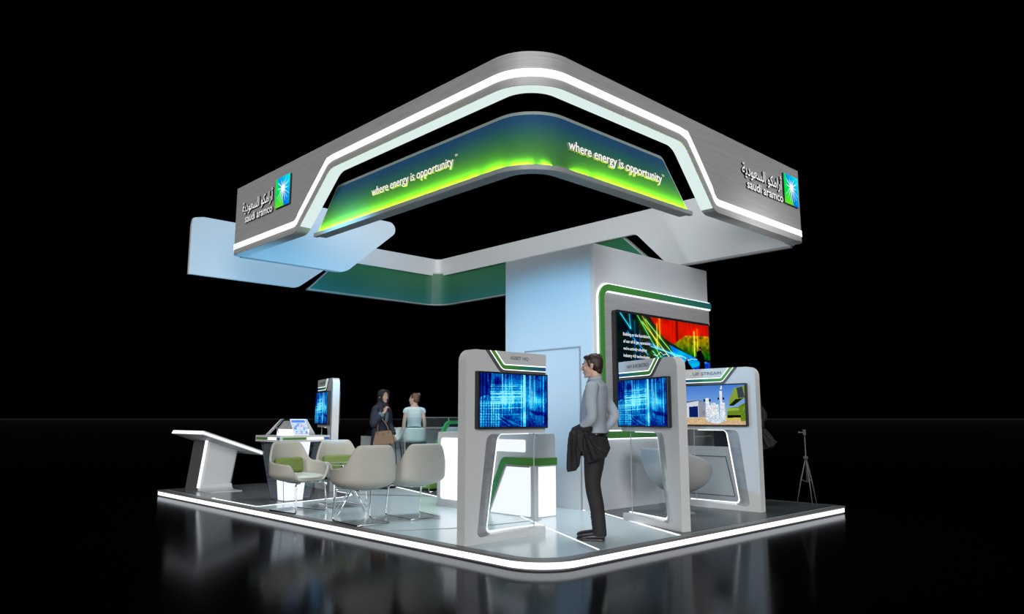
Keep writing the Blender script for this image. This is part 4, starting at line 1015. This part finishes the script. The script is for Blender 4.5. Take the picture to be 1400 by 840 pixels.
def man(label, loc, rz, mats, vox=.0065):
    p = thing('person', label, 'person', loc, rz)
    HC = (.045, 0, 1.715)
    LS, LE, LW = (.0, .195, 1.485), (-.01, .265, 1.20), (.14, .225, 1.04)
    RS, RE, RW = (.0, -.195, 1.485), (-.12, -.255, 1.215), (.03, -.19, 1.01)
    legs = ((.095, (.02, .095, .93), (.035, .105, .52), (-.035, .11, .085), .0), (-.09, (.02, -.09, .93), (.07, -.10, .52), (.03, -.11, .085), .0))
    # body
    bm = B(); M0 = head_shapes(bm, HC, math.radians(2), math.radians(4))
    tube(bm, [(.01, 0, .92), (.015, 0, 1.1), (.02, 0, 1.32), (.0, 0, 1.46), (.005, 0, 1.53), (.012, 0, 1.60)], [(.10, .14), (.09, .125), (.105, .15), (.09, .15), (.06, .08), (.054, .056)], 20, ref=(1, 0, 0))
    for S, E_, W in ((LS, LE, LW), (RS, RE, RW)):
        tube(bm, [(S[0], S[1] * .6, S[2]), S, E_, W], [.045, .045, .036, .024], 12)
    for sy, h, k, a, _ in legs: tube(bm, [h, k, a, (a[0] + .02, a[1], .03)], [.075, .05, .035, .03], 14)
    hand(bm, LW, (.25, -.35, -.9), (-.1, -.5, -.85), 1, .35)
    hand(bm, RW, (.45, .1, -.9), (.2, .95, .2), -1, .3)
    obj('body', remesh(bm, vox * .8, 3), mats['skin'], p)
    face_parts(p, M0)
    # hair
    bm = B()
    ell(bm, (-.024, 0, .044), (.098, .079, .086), seg=28); ell(bm, (-.050, 0, .008), (.068, .076, .084), seg=24)
    ell(bm, (.034, 0, .095), (.048, .052, .024), seg=16)
    for q in (-1, 1): tube(bm, [(.018, q * .070, .06), (.012, q * .074, .012), (.008, q * .074, -.012)], [(.022, .010), (.014, .008), (.007, .005)], 10, ref=(1, 0, 0))
    ell(bm, (-.070, 0, -.045), (.035, .055, .045), seg=16)
    rs = random.Random(3)
    for k in range(60):
        a = rs.uniform(-2.6, 2.6); e = rs.uniform(.25, 1.4); d = Vector((-math.cos(a) * math.cos(e), math.sin(a) * math.cos(e), math.sin(e)))
        c = Vector((-.024 + .092 * d.x, .074 * d.y, .045 + .079 * d.z)); 
        if c.x > .05 and c.z < .09: continue
        tube(bm, [c, c + Vector((-.02, rs.uniform(-.012, .012), .004))], [.009, .006], 6)
    bm.transform(M0); obj('hair', remesh(bm, .004, 2), mats['hair'], p)
    # shirt
    bm = B()
    stube(bm, [(.02, 0, .985), (.03, 0, 1.05), (.045, 0, 1.15), (.035, 0, 1.30), (.01, 0, 1.42), (-.005, 0, 1.50), (.0, 0, 1.545), (.006, 0, 1.585)],
          [(.118, .158), (.125, .160), (.130, .165), (.132, .182), (.122, .195), (.100, .185), (.070, .115), (.062, .066)], 5, 28, ref=(1, 0, 0))
    for S, E_, W, q in ((LS, LE, LW, 1), (RS, RE, RW, -1)):
        A = (S[0], S[1] * .75, S[2] + .005); m1 = Vector(S) * .5 + Vector(E_) * .5 + Vector((.008, q * .012, 0)); m2 = Vector(E_) * .5 + Vector(W) * .5 + Vector((0, 0, -.006))
        stube(bm, [A, S, m1, E_, m2, W], [(.060, .060), (.068, .066), (.062, .058), (.056, .054), (.050, .048), (.036, .034)], 5, 18)
        # sleeve folds near the elbow
        for j in range(4):
            c = Vector(E_) + (Vector(W) - Vector(E_)) * (.10 + .13 * j); dd = (Vector(W) - Vector(E_)).normalized(); uu = dd.orthogonal().normalized(); vv = dd.cross(uu)
            ring = [c + (uu * math.cos(2 * PI * k / 12) + vv * math.sin(2 * PI * k / 12)) * (.050 - .004 * j) + dd * .02 * math.sin(2 * PI * k / 12 + j) for k in range(13)]
            tube(bm, ring, .006, 6, caps=False)
    rs = random.Random(5)
    for k in range(16):   # soft creases over the back and waist
        a = rs.uniform(0, 2 * PI); z = rs.uniform(1.03, 1.20); c = Vector((.04 + .122 * math.cos(a), .160 * math.sin(a), z)); tv = Vector((-.122 * math.sin(a), .160 * math.cos(a), 0)).normalized()
        tube(bm, [c - tv * .05 + Vector((0, 0, .02)), c, c + tv * .05 + Vector((0, 0, -.03))], [.002, .010, .002], 6)
    sh = obj('shirt', remesh(bm, vox, 3), mats['shirt'], p)
    bm = B()
    ring = [(.012 + .068 * math.cos(2 * PI * k / 24), .066 * math.sin(2 * PI * k / 24), 1.588 + .012 * -math.cos(2 * PI * k / 24)) for k in range(25)]
    ribs = []
    tube(bm, ring, [(.020, .006)] * 25, 8, ref=(0, 0, 1), caps=False)
    for q in (-1, 1): tube(bm, [(.078, q * .012, 1.585), (.098, q * .030, 1.545)], [(.016, .006), (.008, .005)], 8, ref=(0, 1, 0))
    obj('collar', bm, mats['shirt'], sh, True)
    # trousers and belt
    bm = B()
    tube(bm, [(.022, 0, 1.03), (.015, 0, .96), (.0, 0, .88), (.005, 0, .80)], [(.115, .158), (.120, .168), (.128, .172), (.09, .12)], 24, ref=(1, 0, 0))
    for sy, h, k, a, _ in legs:
        h = Vector(h); k = Vector(k); a = Vector(a)
        stube(bm, [h, (h + k) / 2 + Vector((.0, 0, .02)), k, (k + a) / 2 + Vector((-.012, 0, 0)), a + Vector((0, 0, .02)), a - Vector((0, 0, .035))], [(.105, .088), (.088, .082), (.070, .070), (.070, .067), (.066, .062), (.068, .062)], 5, 20, ref=(1, 0, 0))
        for j in range(5):
            z = .13 + .05 * j if j < 3 else .46 + .05 * (j - 3); t = (k.z - z) / (k.z - a.z); c = k + (a - k) * t
            tube(bm, [c + Vector((.060, -.03, .012)), c + Vector((.064, .01, -.004)), c + Vector((.0, .064, .01)), c + Vector((-.05, .03, .018))], [.003, .008, .007, .002], 6)
    tr = obj('trousers', remesh(bm, vox, 3), mats['trouser'], p)
    bm = B(); ring = [(.022 + .124 * math.cos(2 * PI * k / 32), .165 * math.sin(2 * PI * k / 32), 1.025) for k in range(33)]; tube(bm, ring, [(.017, .004)] * 33, 8, ref=(0, 0, 1), caps=False)
    obj('belt', bm, M['shoe'], tr, True)
    for i, (sy, h, k, a, _) in enumerate(legs):
        bm = B(); shoe(bm, a[0] + .03, a[1], math.radians(6 if i == 0 else -4)); obj('shoe', remesh(bm, .006, 3), M['shoe'], p)
    return p
PM = (1.325, .50, T); RZ = math.radians(116)
man('man in a pale blue shirt and black trousers standing between two kiosks', PM, RZ, dict(skin=M['skin'], hair=M['hair'], shirt=M['shirt'], trouser=M['trouser']))
def drape(name, label, loc, rz, m):
    bm = B()
    # front fall over the forearm
    def panel(pts, th):  # pts: rows of (x,y,z) left/right pairs
        A = []; 
        for (x0, y0, z0), (x1, y1, z1) in pts:
            n = 7; A.append([Vector((x0 + (x1 - x0) * k / n, y0 + (y1 - y0) * k / n + .010 * math.sin(k * 2.1 + z0 * 9), z0 + (z1 - z0) * k / n)) for k in range(n + 1)])
        F_ = [[bm.verts.new(v + Vector((0, th, 0))) for v in r] for r in A]; K = [[bm.verts.new(v - Vector((0, th, 0))) for v in r] for r in A]
        R, Cn = len(A), len(A[0])
        for i in range(R - 1):
            for k in range(Cn - 1):
                bm.faces.new((F_[i][k], F_[i][k + 1], F_[i + 1][k + 1], F_[i + 1][k])); bm.faces.new((K[i][k], K[i + 1][k], K[i + 1][k + 1], K[i][k + 1]))
            bm.faces.new((F_[i][0], F_[i + 1][0], K[i + 1][0], K[i][0])); bm.faces.new((F_[i][-1], K[i][-1], K[i + 1][-1], F_[i + 1][-1]))
        for k in range(Cn - 1):
            bm.faces.new((F_[0][k], K[0][k], K[0][k + 1], F_[0][k + 1])); bm.faces.new((F_[-1][k], F_[-1][k + 1], K[-1][k + 1], K[-1][k]))
    panel([((.20, .24, 1.075), (.10, .24, 1.10)), ((.215, .27, 1.05), (.09, .27, 1.06)), ((.225, .285, .98), (.095, .285, .98)), ((.235, .285, .85), (.095, .29, .86)), ((.245, .28, .70), (.11, .29, .73)), ((.235, .28, .665), (.15, .285, .68))], .016)
    panel([((.19, .20, 1.04), (.08, .20, 1.06)), ((.20, .17, .98), (.09, .17, .98)), ((.21, .17, .80), (.10, .17, .82))], .014)
    panel([((.09, .265, 1.05), (-.03, .24, 1.04)), ((.10, .275, .97), (-.08, .26, .97)), ((.09, .27, .88), (-.13, .26, .90)), ((.07, .26, .80), (-.15, .25, .84)), ((.04, .25, .755), (-.10, .24, .79))], .020)
    panel([((.05, .29, 1.03), (-.02, .28, 1.03)), ((.02, .30, .93), (-.09, .29, .92)), ((-.02, .30, .83), (-.17, .28, .87)), ((-.04, .29, .79), (-.10, .28, .80))], .016)
    tube(bm, [(.185, .222, 1.06), (.10, .235, 1.09), (.0, .255, 1.08)], [(.052, .040), (.056, .050), (.045, .040)], 14)
    for (a, b) in (((.05, .30, 1.03), (-.05, .30, .82)), ((.02, .31, 1.02), (-.11, .31, .86)), ((.07, .295, 1.0), (.03, .29, .78)), ((.16, .30, 1.04), (.17, .30, .72)), ((.12, .30, 1.0), (.125, .305, .74))):
        a = Vector(a); b = Vector(b); tube(bm, [a, (a + b) / 2 + Vector((0, .012, 0)), b], [.006, .014, .005], 8)
    me = remesh(bm, .006, 3)
    o = bpy.data.objects.new(name, me); COL.objects.link(o); me.materials.append(m); o.location = loc; o.rotation_euler = (0, 0, rz)
    return tag(o, label, 'jacket')
drape('suit_jacket', 'black suit jacket draped over the left forearm of the man in the pale shirt', PM, RZ, M['jacket'])
dk = pbr('dark_coat', (.009, .009, .010), .8, noise=.3, nscale=(10, 10, 10), bump=.5)
PM2 = (5.30, .93, T)
man('person in a dark jacket and black trousers, mostly hidden behind the right kiosk', PM2, RZ, dict(skin=M['skin'], hair=M['hair'], shirt=dk, trouser=M['trouser']), .010)
drape('coat', 'dark coat hanging at the side of the person hidden behind the right kiosk', (PM2[0] + .10, PM2[1] - .10, T), RZ, dk)

# woman in black
WL = (2.88, 6.66, T); fw = math.radians(-72)
wn = thing('person', 'woman in a black hijab and long navy abaya holding her hand to her chin', 'person', WL, fw)
bm = B(); M0 = head_shapes(bm, (.035, 0, 1.565), math.radians(-14), math.radians(3), .94)
tube(bm, [(0, 0, .85), (0, 0, 1.1), (.01, 0, 1.30), (.0, 0, 1.40), (.0, 0, 1.46)], [(.11, .15), (.09, .12), (.10, .14), (.07, .12), (.05, .05)], 18, ref=(1, 0, 0))
for q in (-1, 1): tube(bm, [(.0, q * .08, .86), (.0, q * .085, .45), (-.01, q * .09, .08), (.03, q * .09, .03)], [.08, .05, .034, .03], 12)
RSw, REw, RWw = (0, -.165, 1.34), (.03, -.25, 1.09), (.145, -.10, 1.30)
LSw, LEw, LWw = (0, .165, 1.34), (.0, .22, 1.08), (.12, .20, .88)
for S, E_, W in ((RSw, REw, RWw), (LSw, LEw, LWw)): tube(bm, [(S[0], S[1] * .6, S[2]), S, E_, W], [.04, .04, .033, .023], 12)
hand(bm, RWw, (.15, .35, .95), (.2, .9, -.3), 1, .75, .95); hand(bm, LWw, (.5, -.1, -.8), (0, -1, 0), 1, .5, .92)
obj('body', remesh(bm, .006, 3), pbr('olive_skin', (.48, .33, .25), .5), wn); face_parts(wn, M0)
bm = B()
stube(bm, [(.0, 0, .03), (.0, 0, .30), (.0, 0, .62), (.0, 0, .90), (.005, 0, 1.10), (.02, 0, 1.24), (.0, 0, 1.36), (0, 0, 1.41), (0, 0, 1.45)], [(.20, .24), (.185, .225), (.165, .21), (.15, .19), (.125, .17), (.13, .175), (.10, .175), (.075, .13), (.06, .07)], 5, 28, ref=(1, 0, 0))
for k in range(14):
    a = 2 * PI * k / 14; tube(bm, [(.12 * math.cos(a), .15 * math.sin(a), .95), (.165 * math.cos(a + .1), .205 * math.sin(a + .1), .5), (.20 * math.cos(a + .05), .24 * math.sin(a + .05), .03)], [.006, .018, .022], 8)
stube(bm, [(0, -.11, 1.36), RSw, (.015, -.225, 1.21), REw, (.075, -.195, 1.17), (.115, -.135, 1.255)], [(.055, .055), (.066, .066), (.066, .064), (.068, .066), (.060, .058), (.058, .055)], 5, 16)
stube(bm, [(0, .11, 1.36), LSw, (.0, .21, 1.20), LEw, (.07, .21, .97), (.11, .20, .90)], [(.055, .055), (.066, .066), (.066, .064), (.062, .062), (.060, .058), (.058, .055)], 5, 16)
ab = obj('abaya', remesh(bm, .008, 3), M['abaya'], wn)
bm = B(); stube(bm, [(.098, -.155, 1.225), (.122, -.128, 1.268)], [(.063, .060), (.061, .058)], 3, 16); obj('patterned_cuff', bm, M['trim_cloth'], ab, True)
bm = B(); stube(bm, [(.105, -.01, 1.36), (.140, -.03, 1.27), (.143, -.035, 1.17), (.128, -.035, 1.10)], [(.010, .03), (.012, .045), (.012, .045), (.008, .02)], 4, 12, ref=(1, 0, 0)); obj('patterned_yoke', bm, M['trim_cloth'], ab, True)
bm = B()
ell(bm, (-.032, 0, .030), (.106, .092, .108), seg=28); ell(bm, (-.040, 0, -.05), (.098, .088, .09), seg=24)
tube(bm, [(.055, -.078, .05), (.040, -.078, -.03), (.050, -.055, -.105), (.070, 0, -.128), (.050, .055, -.105), (.040, .078, -.03), (.055, .078, .05), (.068, .045, .100), (.075, 0, .112), (.068, -.045, .100), (.055, -.078, .05)], .019, 10, caps=False)
tube(bm, [(-.02, 0, -.09), (-.02, 0, -.16), (-.03, 0, -.22)], [(.09, .085), (.115, .13), (.09, .17)], 20, ref=(1, 0, 0))
tube(bm, [(.05, -.03, -.14), (.085, .01, -.21), (.09, .04, -.28)], [.05, .045, .025], 12)
bm.transform(M0); obj('hijab', remesh(bm, .0055, 3), M['hijab'], wn)
for q in (-1, 1): bm = B(); shoe(bm, .06, q * .09, 0); obj('shoe', remesh(bm, .008, 2), M['shoe'], wn)
# handbag on her forearm
hb = thing('handbag', 'tan leather handbag hanging from the arm of the woman in black', 'bag', (0, 0, 0))
hb.location = Vector(WL) + Matrix.Rotation(fw, 3, 'Z') @ Vector((.23, -.09, .15)); hb.rotation_euler = (0, math.radians(-6), math.radians(-40))
bm = B(); pr_ = fillet([(-.20, .60), (.17, .60), (.13, .83), (-.13, .83)], [.03, .03, .04, .04]); fr_ = fillet([(-.20, .60), (.17, .60), (.13, .83), (-.13, .83)], [.03, .03, .04, .04])
loops(bm, [(u, -.055 * (1 - .5 * (v - .6) / .23), v) for u, v in pr_], [(u, .055 * (1 - .5 * (v - .6) / .23), v) for u, v in fr_]); obj('bag_body', bm, M['bag'], hb, auto=40)
bm = B(); stube(bm, [(-.10, -.03, .80), (-.085, -.03, .92), (-.045, -.015, 1.04), (-.025, .02, 1.09), (.00, -.02, 1.03), (.075, -.03, .90), (.09, -.03, .80)], [.009] * 7, 5, 8); obj('strap', bm, M['bag'], hb, True)
bm = B(); box(bm, -.115, -.085, -.04, -.028, .78, .83, .004); box(bm, .075, .105, -.04, -.028, .78, .83, .004); box(bm, -.02, .02, -.048, -.036, .76, .80, .004); obj('tab', bm, M['bag'], hb)

# woman in the white top, seen from behind
W2 = (4.0, 7.22, T); f2 = math.radians(62)
w2 = thing('person', 'woman with a hair bun in a white top and dark skirt, seen from behind', 'person', W2, f2)
bm = B(); M0 = head_shapes(bm, (.015, .01, 1.545), math.radians(52), 0, .93)
tube(bm, [(0, 0, .85), (0, 0, 1.06), (.0, 0, 1.28), (.0, 0, 1.37), (.0, 0, 1.45)], [(.11, .15), (.085, .115), (.095, .14), (.07, .13), (.045, .045)], 18, ref=(1, 0, 0))
for q in (-1, 1):
    tube(bm, [(0, q * .09, 1.36), (0, q * .155, 1.345), (-.01, q * .195, 1.10), (.05, q * .205, .87)], [.045, .043, .034, .024], 14)
    hand(bm, (.05, q * .205, .87), (.25, -q * .1, -.9), (0, -q, 0), -q, .35, .92)
    tube(bm, [(.0, q * .08, .86), (.01, q * .085, .45), (-.01, q * .08, .08), (.03, q * .08, .03)], [.08, .052, .034, .03], 12)
obj('body', remesh(bm, .006, 3), M['skin2'], w2); face_parts(w2, M0)
bm = B(); stube(bm, [(0, 0, 1.02), (0, 0, 1.08), (0, 0, 1.18), (.005, 0, 1.28), (-.002, 0, 1.35), (0, 0, 1.385), (0, 0, 1.40)], [(.108, .140), (.100, .130), (.108, .140), (.112, .158), (.095, .165), (.075, .12), (.062, .075)], 5, 26, ref=(1, 0, 0))
for q in (-1, 1): stube(bm, [(0, q * .06, 1.355), (0, q * .120, 1.352), (0, q * .165, 1.335), (-.002, q * .180, 1.285)], [(.046, .046), (.050, .050), (.050, .048), (.042, .040)], 4, 14)
obj('top', remesh(bm, .007, 3), M['top'], w2)
bm = B(); stube(bm, [(0, 0, 1.04), (-.005, 0, .92), (-.01, 0, .82), (0, 0, .62), (0, 0, .52)], [(.105, .135), (.125, .165), (.130, .170), (.115, .155), (.11, .145)], 5, 24, ref=(1, 0, 0)); obj('skirt', remesh(bm, .007, 3), M['skirt'], w2)
bm = B(); ell(bm, (-.026, 0, .040), (.098, .082, .090), seg=24); ell(bm, (-.05, 0, .0), (.072, .078, .082), seg=20); ell(bm, (-.105, 0, .095), (.045, .045, .042), seg=16); ell(bm, (-.075, 0, .075), (.05, .05, .045), seg=16)
bm.transform(M0); obj('hair', remesh(bm, .0045, 2), M['hair2'], w2)
for q in (-1, 1): bm = B(); shoe(bm, .05, q * .08, 0); obj('shoe', remesh(bm, .008, 2), M['shoe'], w2)
# ------------------------------------------------------------------ camera, lights, world
cam = bpy.data.cameras.new('camera'); cam.sensor_width = 36; cam.lens = 36 * 1023.71 / 1400; cam.clip_end = 3000
co = bpy.data.objects.new('camera', cam); COL.objects.link(co); co.location = (-4.613, -4.448, 1.285)
co.rotation_euler = (PI / 2 + .1479, 0, .8066 - PI / 2); SC.camera = co
def sun(name, d, s, col, ang=12):
    l = bpy.data.lights.new(name, 'SUN'); l.energy = s; l.color = col; l.angle = math.radians(ang)
    o = bpy.data.objects.new(name, l); COL.objects.link(o); o.rotation_euler = Vector(d).to_track_quat('-Z', 'Y').to_euler(); return o
sun('key_from_left', (.85, .50, -.28), 1.22, (1, .99, .97), 20)
sun('key_from_right', (.40, .90, -.22), 1.12, (1, .99, .98), 20)
a = arealight('overhead_added_fill', (3, 3.5, 9.5), (0, 0, 0), 4.2, 6.5, 150, (.88, .96, 1), math.radians(60))  # unseen area lamp added above the view to brighten the deck
def spot(name, loc, tgt, p, col, deg=70, blend=1.0, r=.15):
    l = bpy.data.lights.new(name, 'SPOT'); l.energy = p; l.color = col; l.spot_size = math.radians(deg); l.spot_blend = blend; l.shadow_soft_size = r
    o = bpy.data.objects.new(name, l); COL.objects.link(o); o.location = loc; aim(o, tgt); return o
BLU = (.20, .62, 1)
spot('blue_wash_on_left_wing', (1.0, 4.4, .9), (1.3, 7.2, 4.1), 850, BLU, 80)
spot('blue_wash_on_tower', (-1.6, 4.4, 3.9), (3.02, 2.5, 2.35), 800, BLU, 44)
spot('tower_front_added_fill', (3.9, -1.6, 3.2), (4.5, 1.95, 3.1), 150, (1, .99, .98), 75, 1.0, .3)  # added fill with no visible fitting, brightens the upper tower front
spot('right_panel_added_fill', (2.3, 1.3, 2.35), (5.44, 1.1, 4.2), 110, (.93, .97, 1), 70)  # added fill in place of bounced light on the right inner panel
w = bpy.data.worlds.new('world'); SC.world = w; w.use_nodes = True
bg = w.node_tree.nodes['Background']; bg.inputs[0].default_value = (0, 0, 0, 1); bg.inputs[1].default_value = 0
SC.view_settings.view_transform = 'Standard'; SC.view_settings.look = 'None'; SC.view_settings.exposure = 0; SC.view_settings.gamma = 1
SC.view_settings.use_curve_mapping = False
SC.cycles.max_bounces = 8; SC.cycles.transparent_max_bounces = 24; SC.cycles.use_denoising = True
